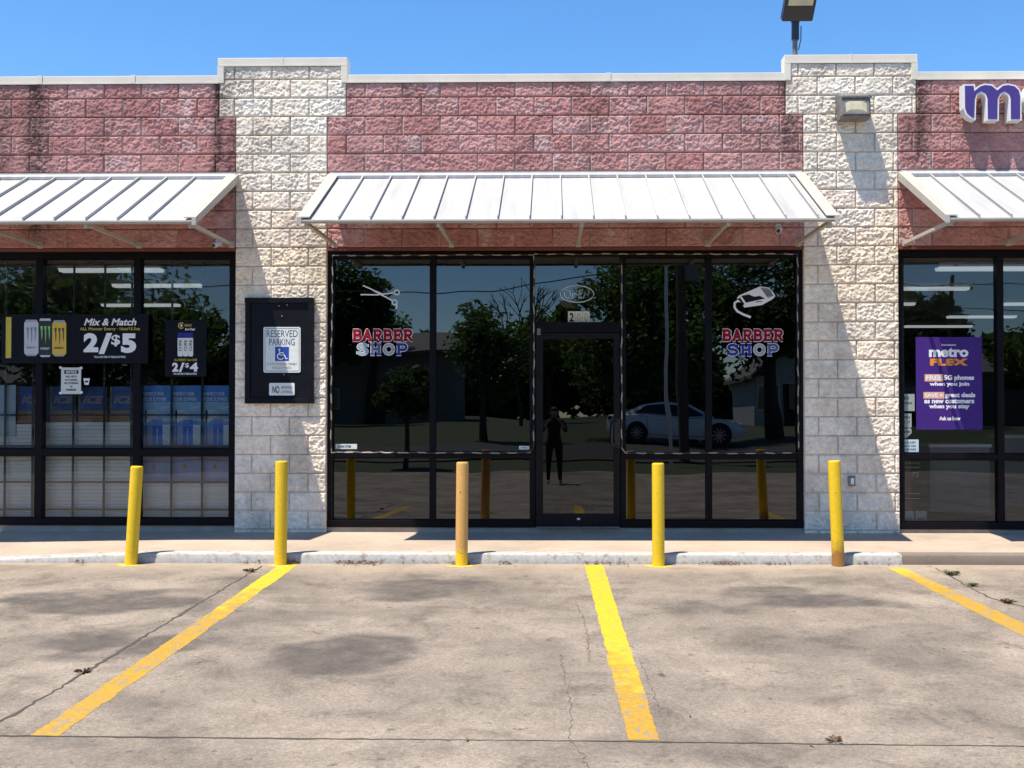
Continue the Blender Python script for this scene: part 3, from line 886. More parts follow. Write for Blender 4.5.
# ------------------------------------------------------------------ wall pack, floodlight, cameras, outlet
lx0, lx1 = wx(836.5), wx(866); lz0, lz1 = wz(121, -.1, 850), wz(97, -.1, 850)
wl = thing('wall_lamp', 'weathered grey wall lamp with a yellowed lens high on the right pier', 'wall lamp', ((lx0 + lx1) / 2, -.03, lz0))
h = MB(); h.prism([(-.02, lz0 + .01), (-.16, lz0 - .01), (-.235, lz0 + .02), (-.20, lz1 - .02), (-.10, lz1 + .03), (-.02, lz1 + .01)], 'x', lx0, lx1)
bm = bmesh.new(); me_ = bpy.data.meshes.new('x'); me_.from_pydata(h.v, [], h.f); bm.from_mesh(me_); bmesh.ops.recalc_face_normals(bm, faces=bm.faces[:])
bmesh.ops.bevel(bm, geom=bm.edges[:], offset=.008, segments=2, affect='EDGES'); h = MB().bm(bm)
h.box((lx0 + .01, -.232, lz1 - .045), (lx1 + .012, -.205, lz1 - .02), .004)
h.build('housing', M['grey_metal'], wl, smooth='auto')
bz = MB()
n_ = Vector((0, -(lz1 - lz0 - .04), -.035)).normalized()
def lampface(u, v, d=0.0):
    a = Vector((0, -.235, lz0 + .02)).lerp(Vector((0, -.2, lz1 - .02)), v); return Vector((lx0 + (lx1 - lx0) * u, a.y - d, a.z))
fr_ = [(.06, .08), (.94, .08), (.94, .9), (.06, .9)]; inn = [(.14, .17), (.86, .17), (.86, .80), (.14, .80)]
vs = [lampface(u, v, .001) for u, v in fr_] + [lampface(u, v, .012) for u, v in fr_] + [lampface(u, v, .012) for u, v in inn] + [lampface(u, v, .004) for u, v in inn]
bz.add(vs, [(a + i, a + (i + 1) % 4, a + 4 + (i + 1) % 4, a + 4 + i) for a in (0, 4, 8) for i in range(4)])
bz.build('lens_frame', M['grey_metal'], wl)
ln = MB(); ln.add([lampface(u, v, .005) for u, v in inn] + [lampface(u, v, .014) for u, v in ((.3, .3), (.7, .3), (.7, .7), (.3, .7))], [(0, 1, 5, 4), (1, 2, 6, 5), (2, 3, 7, 6), (3, 0, 4, 7), (4, 5, 6, 7)])
ln.build('lens', M['lens'], wl)
cd = MB(); cd.tube([(lx0 - .012, -.03, lz0 + .02), (lx0 - .016, -.06, lz0 + .08), (lx0 - .012, -.06, lz1 - .06), (lx0 + .01, -.05, lz1 - .03)], .006, 8)
cd.build('conduit', M['grey_metal'], wl, smooth=True)
# floodlight above the parapet
FYL = .55
fb = P(795, 58, FYL)
fl = thing('floodlight', 'dark floodlight tilted down on a post behind the roof edge', 'floodlight', (fb.x, FYL, SWZ + 3.55))
zp = P(795, 20, FYL).z
MB().tube([(fb.x, FYL, SWZ + 3.55), (fb.x, FYL, P(795, 38, FYL).z)], .028, 14).build('pole', M['grey_metal'], fl, smooth='auto')
c_ = MB(); c_.tube([(fb.x + .004, FYL, P(795, 40, FYL).z), (fb.x + .006, FYL, zp + .02)], .043, 14); c_.tube([(fb.x + .006, FYL, zp - .02), (fb.x + .006, FYL, zp + .035)], .052, 14); c_.build('slip_fitter', M['black_plastic'], fl, smooth='auto')
MB().tube([(fb.x + .07, FYL, P(795, 26, FYL).z), (fb.x + .062, FYL - .02, P(795, 40, FYL).z), (fb.x + .04, FYL, P(795, 50, FYL).z)], .006, 6).build('cable', M['black_plastic'], fl, smooth=True)
zh = P(795, 21.5, FYL - .05).z
hd = MB(); hw = .172
def hp(x, s, t_):   # s up the tilted front face, t_ depth behind it
    return Vector((fb.x + .016 + x + s * .035, FYL - .05 - s * .27 + t_ * .8, zh + s * .40 + t_ * .6))
hv = [hp(x, s, t_) for t_ in (0, .12) for s in (0, 1) for x in (-hw, hw)]
hd.add(hv, [(0, 1, 3, 2), (4, 6, 7, 5), (0, 4, 5, 1), (2, 3, 7, 6), (0, 2, 6, 4), (1, 5, 7, 3)])
bm = bmesh.new(); me_ = bpy.data.meshes.new('x'); me_.from_pydata(hd.v, [], hd.f); bm.from_mesh(me_); bmesh.ops.recalc_face_normals(bm, faces=bm.faces[:])
bmesh.ops.bevel(bm, geom=bm.edges[:], offset=.008, segments=2, affect='EDGES')
MB().bm(bm).build('head', M['black_plastic'], fl, smooth='auto')
lp = MB(); q = [hp(-hw * .8, .36, -.003), hp(hw * .8, .36, -.003), hp(hw * .8, .92, -.003), hp(-hw * .8, .92, -.003)]
dn = Vector((0, .7, -.9)).normalized() * -.0
lp.quad(*q); lp.build('lens', M['lens'], fl)
MB().tube([(fb.x + .006, FYL, zp + .02), hp(0, .2, .05)], .03, 10).build('knuckle', M['black_plastic'], fl)
# little dome and bullet cameras
def camera_thing(px, py, label, dx):
    c = P(px, py, -.06)
    t = thing('security_camera', label, 'security camera', c)
    b = MB(); d = Vector((dx, -.8, -.35)).normalized()
    b.tube([c - d * .05, c - d * .045, c + d * .06, c + d * .065], [.024, .031, .031, .026], 16); b.build('body', M['white_plastic'], t, smooth='auto')
    b = MB(); b.tube([c + d * .0655, c + d * .072], .022, 16); b.build('lens', M['black_plastic'], t, smooth='auto')
    b = MB(); b.tube([c, c + Vector((0, .03, .03)), (c.x, -.015, c.z + .035)], .011, 8); b.tube([(c.x, -.030, c.z + .035), (c.x, -.018, c.z + .035)], .032, 16); b.build('mount', M['white_plastic'], t, smooth='auto')
camera_thing(217.5, 244, 'small white bullet camera under the awning of the energy drink windows', -.35)
camera_thing(779, 229.5, 'small white round camera under the barber shop awning', -.25)
# the small loose rod end on the left red band
ot = thing('outlet_cover', 'small grey weatherproof outlet cover low on the right pier', 'outlet', P(851.5, 481, -.03))
b = MB(); a_ = P(848.5, 486, -.03); c2 = P(855, 476, -.03); b.box((a_.x, -.052, a_.z), (c2.x, -.018, c2.z), .004); b.build('cover', M['grey_metal'], ot)
b = MB(); b.box((a_.x + .018, -.058, a_.z + .02), (c2.x - .018, -.0525, c2.z - .02), .002); b.build('flap', M['sign_white'], ot)
# ------------------------------------------------------------------ lettering
def text_verts(body, bold=0.0, shear=0.0, extrude=0.0, space=1.0):
    cu = bpy.data.curves.new('t', 'FONT'); cu.body = body; cu.size = 1; cu.offset = bold; cu.shear = shear; cu.extrude = extrude
    cu.resolution_u = 3; cu.space_character = space
    ob = bpy.data.objects.new('t', cu); COL.objects.link(ob)
    bpy.context.view_layer.update()
    dg = bpy.context.evaluated_depsgraph_get()
    me = bpy.data.meshes.new_from_object(ob.evaluated_get(dg))
    v = [w.co.copy() for w in me.vertices]; f = [tuple(p.vertices) for p in me.polygons]
    bpy.data.objects.remove(ob); bpy.data.curves.remove(cu); bpy.data.meshes.remove(me)
    return v, f
def fit_text(body, box, Y, m, parent, name='lettering', bold=.02, shear=0.0, depth=.0006, space=1.0, rot=False):
    """text filling the photo box (x0,y0,x1,y1) measured at depth Y, standing depth proud of that plane"""
    v, f = text_verts(body, bold, shear, 0.0, space)
    if rot: v = [Vector((-w.y, w.x, 0)) for w in v]
    ax0, ax1 = min(w.x for w in v), max(w.x for w in v); ay0, ay1 = min(w.y for w in v), max(w.y for w in v)
    p0 = P(box[0], box[3], Y); p1 = P(box[2], box[1], Y)
    mb = MB()
    mb.add([(p0.x + (w.x - ax0) / (ax1 - ax0) * (p1.x - p0.x), Y - depth, p0.z + (w.y - ay0) / (ay1 - ay0) * (p1.z - p0.z)) for w in v], f)
    return mb.build(name, m, parent, fix=False)
def rect(mb, box, Y, t=.0, bev=0.0):
    p0 = P(box[0], box[3], Y); p1 = P(box[2], box[1], Y)
    if t: mb.box((p0.x, Y - t, p0.z), (p1.x, Y, p1.z), bev)
    else: mb.quad((p0.x, Y, p0.z), (p1.x, Y, p0.z), (p1.x, Y, p1.z), (p0.x, Y, p1.z))
    return mb
def flat(box, Y, m, parent, name, t=0.0):
    return rect(MB(), box, Y, t).build(name, m, parent, fix=bool(t))
def poly_px(pts, Y, m, parent, name):
    return MB().add([P(x, y, Y) for x, y in pts], [tuple(range(len(pts)))[::-1]]).build(name, m, parent)
_stag = [0]
def strokes_px(lines, w, Y, m, parent, name, closed=False):
    """thick poly-lines on a plane, in photo pixels; every stroke a hair in front of the one before"""
    mb = MB()
    for pts in lines:
        _stag[0] = (_stag[0] + 1) % 12
        y = Y - .00006 * _stag[0]
        q = [P(a, b, y) for a, b in pts]
        ww = w * .01075 / 2
        n = len(q); vs = []
        for i in range(n):
            a = q[max(i - 1, 0)]; b = q[min(i + 1, n - 1)]
            t = (b - a); t = Vector((t.x, 0, t.z)).normalized(); nr = Vector((-t.z, 0, t.x))
            e = Vector((0, 0, 0))
            vs += [q[i] + nr * ww, q[i] - nr * ww]
        mb.add(vs, [(2*i, 2*i+1, 2*i+3, 2*i+2) for i in range(n - 1)])
    return mb.build(name, m, parent, fix=False)
def arc(cx_, cy_, rx, ry, a0, a1, n=16): return [(cx_ + rx * math.cos(R_(a0 + (a1 - a0) * i / n)), cy_ - ry * math.sin(R_(a0 + (a1 - a0) * i / n))) for i in range(n + 1)]

# slab serif capitals: strokes in a unit square
def g_arc(cx_, cy_, rx, ry, a0, a1): return arc(cx_, cy_, rx, -ry, a0, a1, 14)
SERIF = {
 'B': [[(.22, 0), (.22, 1)], [(.02, .95), (.6, .95)] + g_arc(.58, .74, .24, .21, 80, -90) + [(.2, .53)], [(.2, .5), (.6, .5)] + g_arc(.62, .27, .27, .23, 80, -90) + [(.02, .05)]],
 'A': [[(.16, .03), (.5, .98)], [(.5, .98), (.84, .03)], [(.28, .33), (.72, .33)], [(.0, .05), (.34, .05)], [(.62, .05), (1.0, .05)], [(.34, .95), (.6, .95)]],
 'R': [[(.22, 0), (.22, 1)], [(.02, .95), (.6, .95)] + g_arc(.6, .72, .25, .23, 80, -90) + [(.2, .49)], [(.52, .48), (.84, .05)], [(.02, .05), (.42, .05)], [(.74, .05), (1.0, .05)]],
 'E': [[(.22, 0), (.22, 1)], [(.02, .95), (.9, .95)], [(.02, .05), (.94, .05)], [(.2, .5), (.66, .5)], [(.86, .98), (.86, .72)], [(.9, .02), (.9, .3)], [(.64, .36), (.64, .64)]],
 'S': [g_arc(.5, .72, .34, .23, 20, 180) + g_arc(.5, .72, .34, .2, 180, 270)[1:] + g_arc(.5, .29, .36, .23, 90, -90)[1:] + g_arc(.5, .29, .36, .23, 270, 200)[1:], [(.86, .98), (.86, .7)], [(.13, .02), (.13, .32)]],
 'H': [[(.22, 0), (.22, 1)], [(.78, 0), (.78, 1)], [(.2, .5), (.8, .5)], [(.02, .95), (.42, .95)], [(.02, .05), (.42, .05)], [(.58, .95), (.98, .95)], [(.58, .05), (.98, .05)]],
 'O': [g_arc(.5, .5, .38, .43, 0, 360)],
 'P': [[(.22, 0), (.22, 1)], [(.02, .95), (.6, .95)] + g_arc(.6, .70, .27, .25, 80, -90) + [(.2, .45)], [(.02, .05), (.44, .05)]],
}
def serif_word(word, box, Y, parent, cols, name):
    x0, y0, x1, y1 = box; n = len(word); adv = (x1 - x0) / n
    for k, ch in enumerate(word):
        lines = [[(x0 + adv * (k + .06 + .88 * u), y1 - (y1 - y0) * (.11 + .78 * v)) for u, v in st] for st in SERIF[ch]]
        strokes_px(lines, 3.9, Y - .0004, M['white'], parent, 'outline')
        strokes_px(lines, 2.85, Y - .0016, cols[k], parent, name)

# ------------------------------------------------------------------ barber shop decals (on the outside of the glass)
GF = GY - .0012
M['deep_red'] = pm('red_vinyl', (.27, .006, .018), .6, 0, .1, 20, spec=.1)
M['vin_blue'] = pm('blue_vinyl', (.03, .04, .24), .6, 0, .1, 20, spec=.1)
M['vin_grey'] = pm('grey_blue_vinyl', (.09, .11, .24), .6, 0, .1, 20, spec=.1)
M['vin_pale'] = pm('pale_blue_vinyl', (.32, .40, .47), .4, 0, .1, 20)
M['vin_silver'] = pm('silver_vinyl', (.34, .35, .37), .4, 0, .1, 20)
red6 = [M['deep_red']] * 6
for bx, sx_, cols, lab in (((352, 328.5, 413, 342), (356, 342.5, 408.5, 356), [M['vin_pale'], M['vin_grey'], M['vin_silver'], M['vin_blue']], 'red and blue barber shop lettering under the scissors on the left window'),
                     ((721.5, 328.5, 783.5, 342), (726, 343, 779.5, 356.5), [M['vin_blue'], M['vin_blue'], M['vin_silver'], M['vin_grey']], 'red and blue barber shop lettering under the hair clipper on the right window')):
    c = P((bx[0] + bx[2]) / 2, 342, GF)
    t = thing('window_lettering', lab, 'window lettering', c, 'barber shop window lettering')
    serif_word('BARBER', bx, GF, t, red6, 'letter')
    serif_word('SHOP', sx_, GF, t, cols, 'letter')
sc = thing('scissors_decal', 'thin white open scissors decal above the lettering of the left window', 'decal', P(380, 297, GF))
strokes_px([[(363, 285.5), (372, 289.5), (392, 300.5)], [(360.5, 294.6), (377, 294.8), (393.5, 292.8)], [(396.6, 304), (396.8, 306), (396, 309)]], 1.3, GF, M['white'], sc, 'blade')
poly_px([(372, 289), (384, 294), (383, 296.5), (374, 291.5)], GF - .0012, M['white'], sc, 'blade')
for a_, b_ in ((396.8, 292.4), (394.6, 302.3)): strokes_px([arc(a_, b_, 2.5, 2.5, 0, 360)], 1.0, GF, M['white'], sc, 'finger_ring')
cl = thing('clipper_decal', 'white hair clipper decal with a curled cord on the right window', 'decal', P(755, 303, GF))
Z_ = lambda L: [(710 + a / 9.6, 280 + b / 9.6) for a, b in L]
poly_px(Z_([(258, 175), (280, 148), (480, 62), (560, 72), (592, 95), (628, 155), (603, 182), (500, 240), (330, 264), (298, 215)]), GF - .0003, M['white'], cl, 'body')
poly_px(Z_([(300, 152), (372, 138), (425, 160), (478, 152), (530, 178), (345, 218)]), GF - .0008, M['ink'], cl, 'body_panel')
poly_px(Z_([(268, 182), (288, 168), (332, 232), (316, 244)]), GF - .0009, M['ink'], cl, 'body_panel')
poly_px(Z_([(478, 72), (556, 76), (612, 152), (560, 176)]), GF - .0010, M['vin_silver'], cl, 'blade')
strokes_px([Z_([(505 + 18 * k, 82 + 2 * k), (548 + 13 * k, 160 - 2 * k)]) for k in range(5)], .7, GF - .0012, M['ink'], cl, 'blade_teeth')
strokes_px([Z_([(440, 215), (470, 205), (500, 208)])], .8, GF - .0012, M['ink'], cl, 'mark')
strokes_px([Z_([(300, 205), (262, 202), (236, 222), (236, 262), (262, 300), (320, 330), (392, 358)])], 2.2, GF - .0004, M['white'], cl, 'cord')
strokes_px([Z_([(252, 232), (250, 262), (275, 292), (330, 322)])], .5, GF - .0016, M['ink'], cl, 'cord_line')  # thin ink line printed along the cord
M['neon'] = pm('unlit_neon_tube', (.72, .76, .78), .3)
op = thing('open_sign', 'unlit oval neon open sign in the glass above the door', 'neon sign', P(577, 294, GF))
def px_tube(pts, Y, r, name, m, parent): return MB().tube([P(a, b, Y) for a, b in pts], r, 6).build(name, m, parent, smooth=True)
px_tube(arc(577, 294, 16.8, 8.3, 0, 360, 32), GF - .012, .0045, 'ring', M['neon'], op)
def neon(lines): 
    mb = MB()
    for l in lines: mb.tube([P(577 + a, 294 - b, GF - .012) for a, b in l], .004, 6)
    mb.build('letters', M['neon'], op, smooth=True)
neon([arc(-9.5, 0, 3, 4.3, 0, 360, 14), [(-5, -4.4), (-3.4, 4)] + [(-1, 4), (.3, 2.5), (-.6, .2), (-4, 0)], [(6.2, 4), (2.4, 4), (1, -4.2), (5, -4.2)], [(1.8, 0), (4.8, 0)], [(6.6, -4.2), (8.2, 4), (10.4, -4.2), (12, 4)]])
ad = thing('address_plate', 'cream number tiles reading 200, two digits faded, above the door', 'house number', P(579, 323, GF))
M['tile'] = pm('cream_number_tile', (.62, .57, .44), .5, 0, .1, 30)
M['faded_ink'] = pm('faded_ink', (.42, .37, .27), .6)
for k, ch in enumerate('200'):
    x = 568 + 7.3 * k
    flat((x, 311.3, x + 7.0, 323), GF - .001, M['tile'], ad, 'tile', .002)
    fit_text(ch, (x + 1.4, 312.8, x + 5.8, 321.6), GF - .0032, M['ink'] if k == 0 else M['faded_ink'], ad, 'digit', .03)
for (bx, n, lab) in (((335.5, 444, 357, 449), 3, 'small white alarm sticker low in the left barber shop window'), ((519, 446, 529.5, 449.5), 1, 'tiny white sticker low beside the left edge of the door')):
    t = thing('window_sticker', lab, 'sticker', P(bx[0], bx[3], GF)); flat(bx, GF - .0004, M['sign_white'], t, 'backing')
    fit_text('ALARM SYSTEM' if n == 3 else 'NOTICE', (bx[0] + 2, bx[1] + 1.2, bx[0] + (bx[2] - bx[0]) * .72, bx[3] - 1.2), GF - .0006, M['ink'], t, 'lettering', .03)
# rope lights around the two barber windows
def rope_mat():
    t = NT('rope_light_tube'); w = t.new('TexWave', wave_type='BANDS', bands_direction='DIAGONAL'); 
    t.link(t.coord((1, 1, 1)), w.inputs[0]); w.inputs['Scale'].default_value = 3.2; w.inputs['Distortion'].default_value = 1.5
    t.base(t.mix(t.ramp(w.outputs['Fac'], [(.35, 0.0), (.6, 1.0)]), (.03, .025, .02), (.34, .29, .23))).rough(.3); return t.m
M['rope'] = rope_mat()
def rope(pts, label, px):
    q = []
    Y = FY0 - .018
    for (a, b), (c, d) in zip(pts, pts[1:]):
        k = max(1, int(math.hypot(c - a, d - b) / 6))
        q += [(a + (c - a) * i / k + random.uniform(-.5, .5), b + (d - b) * i / k + random.uniform(-.4, .4)) for i in range(k)]
    q.append(pts[-1])
    o = MB().tube([P(a, b, Y) for a, b in q], .0075, 7).build('rope_light', M['rope'], None, smooth=True)
    tag(o, label, 'rope light')
rope([(533.5, 420), (534, 340), (534, 254.8), (440, 255), (333, 255.5), (331.5, 340), (331, 452.5), (430, 452.8), (530, 453), (533.5, 448), (534, 425)], 'thin rope light looped round the left barber shop window', 0)
rope([(534.5, 254), (580, 254), (622, 254), (710, 254), (797.5, 254), (798, 350), (798.5, 453), (710, 453.3), (625, 453), (622, 448), (621.5, 340), (621.8, 258)], 'thin rope light looped round the right barber shop window and over the door', 0)

# ------------------------------------------------------------------ black board with the parking signs
YB = -.045
bd = thing('sign_board', 'black wooden board with a raised rim on the left pier', 'board', P(280, 403, YB))
b = MB(); rect(b, (247.5, 299.5, 313, 402), YB + .02, .03, .002); b.build('panel', M['black_board'], bd)
b = MB()
for bx in ((246, 298, 314.6, 303.5), (246, 398.5, 314.6, 403.6), (246, 303.6, 251.5, 398.4), (309, 303.6, 314.6, 398.4)): rect(b, bx, YB + .025, .055, .004)
b.build('frame', M['black_board'], bd)
for x, y in ((279, 306), (287, 305), (282, 316), (284, 374.5)):
    c = P(x, y, YB - .012); MB().tube([(c.x, YB - .0105, c.z), (c.x, YB - .016, c.z)], .009, 10).build('screw', M['grey_metal'], bd)
def rr(box, r, n=5):
    x0, y0, x1, y1 = box; o = []
    for cx_, cy_, a in ((x1 - r, y0 + r, 0), (x0 + r, y0 + r, 90), (x0 + r, y1 - r, 180), (x1 - r, y1 - r, 270)): o += arc(cx_, cy_, r, r, a, a + 90, n)
    return o
def plate(box, r, Y, t_, m, parent, name):
    q = [P(a, b, Y) for a, b in rr(box, r)]
    return MB().prism([(v.x, v.z) for v in q], 'y', Y - t_, Y).build(name, m, parent)
SY = YB - .014
ps = thing('parking_sign', 'white reserved parking sign with a blue wheelchair square, on the black board', 'sign', P(282, 372, SY))
plate((263.5, 327, 300.6, 372.6), 1.8, SY, .003, M['sign_white'], ps, 'plate')
strokes_px([rr((265, 328.6, 299.1, 371), 1.2) + [(299.1, 330)]], .45, SY - .0034, M['ink_blue'], ps, 'border')
fit_text('RESERVED', (266.6, 330.2, 297.6, 337.2), SY - .0034, M['ink_blue'], ps, bold=.0)
fit_text('PARKING', (269.2, 338.6, 294.8, 345.4), SY - .0034, M['ink_blue'], ps, bold=.0)
flat((275, 346.8, 289, 361), SY - .0034, M['blue_sign'], ps, 'symbol_panel')
strokes_px([arc(279.4, 349.6, .55, .6, 0, 360), [(279.5, 350.5), (279.9, 355), (284.4, 355), (286, 358.8), (287.6, 358.2)], [(279.8, 352.8), (283.6, 352.8)], arc(280.6, 356.3, 3.2, 3.1, 105, 335, 14)], 1.05, SY - .0044, M['white'], ps, 'wheelchair_symbol')
fit_text('STATE DISABLED PERMIT', (267, 362.8, 297.2, 365.2), SY - .0034, M['faded_ink'], ps, bold=.015)
fit_text('REQUIRED', (272.5, 366.6, 291.6, 369.2), SY - .0034, M['faded_ink'], ps, bold=.015)
ns = thing('warning_sign', 'small pale sign reading NO beneath the reserved parking sign', 'sign', P(282, 395, SY))
plate((269.2, 383, 294.6, 395.4), 1.2, SY, .003, M['sign_white'], ns, 'plate')
fit_text('NO', (272.4, 386, 279.4, 393.2), SY - .0034, M['ink'], ns, bold=.02)
fit_text('SMOKING', (281, 386, 292, 388.8), SY - .0034, M['ink'], ns, bold=.0)
fit_text('LOITERING', (281, 390.6, 292, 393.2), SY - .0034, M['ink'], ns, bold=.0)

# ------------------------------------------------------------------ channel letters: m and the start of e
def channel(outline, holes, label, px):
    YW, YF = -.06, -.175
    q = [(p.x, p.z) for p in (P(a, b, YF) for a, b in outline)]
    c = P(px, 118, YF)
    t = thing('sign_letter', label, 'sign letter', (c.x, YW, c.z), 'purple shop sign letters')
    cu = bmesh.new()
    def face(shrink, y):
        return [(u, v) for u, v in q]
    mb = MB().prism(q, 'y', YF, YW); mb.build('return', M['return_white'], t)
    # face, inset from the white trim
    n = len(q); area = sum(q[i][0] * q[(i+1) % n][1] - q[(i+1) % n][0] * q[i][1] for i in range(n)) / 2
    s = 1 if area > 0 else -1
    ins = []
    for i in range(n):
        a = Vector(q[i-1]); b_ = Vector(q[i]); c_ = Vector(q[(i+1) % n])
        d1 = (b_ - a).normalized(); d2 = (c_ - b_).normalized()
        n1 = Vector((-d1.y, d1.x)) * s; n2 = Vector((-d2.y, d2.x)) * s
        m_ = (n1 + n2); m_ = (m_.normalized() if m_.length > .01 else n1) / max(.5, m_.normalized().dot(n1))
        ins.append(tuple(b_ + m_ * .017))
    MB().prism(ins, 'y', YF - .004, YF - .0005).build('face', M['purple'], t)
    pb = MB()
    x = min(u for u, v in q) + .06; z = min(v for u, v in q) + .22
    pb.tube([(x, YW + .0005, z), (x, -.02, z)], .012, 8)
    pb.build('stud', M['grey_metal'], t)
Mx = lambda L: [(935 + a / 6.4, 60 + b / 6.4) for a, b in L]
m_out = [(180, 155), (256, 155), (258, 182), (285, 160), (320, 150), (365, 155), (398, 182), (430, 156), (468, 150), (515, 160), (545, 190), (554, 230), (554, 388), (475, 388), (474, 250), (466, 225), (445, 212), (424, 222), (410, 250), (408, 388), (328, 388), (326, 250), (316, 222), (296, 212), (274, 224), (264, 250), (260, 385), (225, 372), (195, 345), (182, 310)]
channel(Mx(m_out), None, 'purple letter m with white sides on the upper red wall', 990)
e_c = (1052.5, 98)
def e_pt(r, q, a): return (e_c[0] + r * math.cos(R_(a)), e_c[1] - q * math.sin(R_(a)))
e_out = [(e_c[0] + 29, e_c[1] + 5)] + [e_pt(29, 23, a) for a in range(0, 89, 11)] + [(e_c[0] + .4, e_c[1] - 23), (e_c[0] + .4, e_c[1] - 13.5)] + [e_pt(16, 13.5, a) for a in (75, 55, 35, 18)] + [(e_c[0] + 14, e_c[1] - 3), (e_c[0] - 14, e_c[1] - 3)] + [e_pt(16, 13.5, a) for a in (162, 145, 125, 105)] + [(e_c[0] - .4, e_c[1] - 13.5), (e_c[0] - .4, e_c[1] - 23)] + [e_pt(29, 23, a) for a in range(100, 330, 11)] + [e_pt(16, 13, a) for a in (322, 300, 280, 260, 240, 220, 203)]
channel(e_out, None, 'purple letter e cut off by the right edge, beside the letter m', 1050)
# ------------------------------------------------------------------ left shop: banner, posters, notice
YN = FY0 - .016
M['navy'] = pm('near_black_vinyl', (.008, .009, .015), .5, 0, .2, 5, spec=.1)
M['yellow_print'] = pm('yellow_print', (.55, .43, .04), .45)
M['can_silver'] = pm('silver_can', (.52, .53, .60), .4, .0, .2, 50)
M['can_dark'] = pm('dark_can', (.012, .022, .016), .35)
M['can_yellow'] = pm('yellow_can', (.66, .44, .05), .4, 0, .15, 50)
M['green_print'] = pm('green_print', (.22, .48, .14), .4)
M['brown_print'] = pm('brown_print', (.10, .045, .012), .4)
M['bl_print'] = pm('slate_print', (.20, .21, .28), .4)
bn = thing('window_banner', 'long black banner offering 2 for 5 dollars on three drink cans, across the left windows', 'banner', P(75, 364, YN))
b = MB(); rect(b, (1.5, 314.2, 148.5, 363.5), YN, .006, .001); b.build('sheet', M['navy'], bn)
yb_ = YN - .0066
flat((5.6, 317, 11.4, 358), yb_, M['yellow_print'], bn, 'yellow_bar')
def can_px(x0, y0, x1, y1, mbody, mtop, mmark, parent, Y):
    w = x1 - x0
    o = poly_px([(x0 + w*.12, y0), (x1 - w*.12, y0), (x1, y0 + 3.2), (x1, y1 - 3), (x1 - w*.2, y1), (x0 + w*.2, y1), (x0, y1 - 3), (x0, y0 + 3.2)], Y, mbody, parent, 'can_print')
    poly_px([(x0 + w*.12, y0 - .3), (x1 - w*.12, y0 - .3), (x1 - .6, y0 + 2), (x0 + .6, y0 + 2)], Y - .0004, mtop, parent, 'can_print')
    poly_px([(x0 + 1, y1 - 1.8), (x1 - 1, y1 - 1.8), (x1 - w*.2, y1), (x0 + w*.2, y1)], Y - .0004, mtop, parent, 'can_print')
    cx_ = (x0 + x1) / 2
    for k, (dx, l) in enumerate(((-3.6, 15), (.2, 18.5), (3.9, 15))):      # three claw marks, wide at the top and torn to a point
        x = cx_ + dx
        poly_px([(x - 1.5, y0 + 7.6), (x + 1.2, y0 + 7.2), (x + .75, y0 + 12), (x + .95, y0 + 15.5), (x + .1, y0 + 7 + l), (x - .35, y0 + 16), (x - .45, y0 + 12)], Y - .0007, mmark, parent, 'claw_mark')
    fit_text('ENERGY', (x0 + 2, y1 - 9.6, x1 - 2, y1 - 7.4), Y - .0006, mmark if mbody != M['can_dark'] else M['can_silver'], parent, bold=.04)
can_px(24.2, 320, 38.4, 356, M['can_silver'], M['vin_silver'], M['bl_print'], bn, yb_)
can_px(38.6, 318.8, 51.8, 357, M['can_dark'], M['can_silver'], M['green_print'], bn, yb_ - .0009)
can_px(52.2, 320.6, 66.2, 356.4, M['can_yellow'], M['vin_silver'], M['brown_print'], bn, yb_)
fit_text('Mix & Match', (84, 318.4, 136.5, 325.6), yb_, M['white'], bn, bold=.025, shear=.28)
fit_text('ALL Monster Energy \u00b7 16oz/15.5oz', (80, 327.2, 140, 331.2), yb_, M['yellow_print'], bn, bold=.02)
fit_text('2', (83.5, 333, 98.4, 352.2), yb_, M['white'], bn, bold=.055)
fit_text('/', (98.6, 333, 112.2, 354), yb_, M['white'], bn, bold=.04)
fit_text('$', (111.2, 334.6, 120.2, 346.4), yb_, M['white'], bn, bold=.022)
fit_text('5', (121, 333.4, 136.4, 353), yb_, M['white'], bn, bold=.055)
fit_text('TAX AND FEES AT REGULAR PRICE', (94, 355.9, 125.6, 358), yb_, M['sign_white'], bn, bold=.02)

po = thing('window_poster', 'black poster offering 2 for 4 dollars with three white cans, on the left glass', 'poster', P(186, 376, GF))
flat((164.8, 320, 206.6, 376.6), GF, M['navy'], po, 'sheet', .002)
yp = GF - .0024
strokes_px([arc(181.2, 325.6, 2.7, 2.7, 40, 320, 18)], 1.0, yp, M['yellow_print'], po, 'ring_logo')
strokes_px([arc(181.4, 325.6, .7, .7, 0, 360, 8)], 1.0, yp, M['white'], po, 'ring_logo')
fit_text('ENERGY', (184.6, 324.2, 192, 326.6), yp, M['yellow_print'], po, bold=.02)
fit_text('Best Deal', (185, 328, 195, 330.4), yp, M['white'], po, bold=.03, shear=.2)
for k in range(3):
    x = 177.6 + 5.2 * k
    poly_px([(x + .5, 332.6), (x + 4.6, 332.6), (x + 5.1, 334), (x + 5.1, 355), (x + 4.4, 356.4), (x + .7, 356.4), (x, 355), (x, 334)], yp, M['sign_white'], po, 'can_print')
    poly_px([(x + .5, 332.5), (x + 4.6, 332.5), (x + 5.1, 334), (x + 5.1, 338), (x, 338), (x, 334)], yp - .0004, M['vin_blue'], po, 'can_print')
    fit_text('CURE', (x + 1.2, 340, x + 3.9, 351), yp - .0006, M['ink'], po, bold=.02, rot=True)
fit_text('ALL ENERGY 16oz CANS', (174.2, 358.6, 197, 361), yp, M['yellow_print'], po, bold=.02)
fit_text('2', (172.2, 362.6, 178.4, 371.6), yp, M['white'], po, bold=.05)
fit_text('/', (178.8, 362.6, 184.6, 372), yp, M['white'], po, bold=.04)
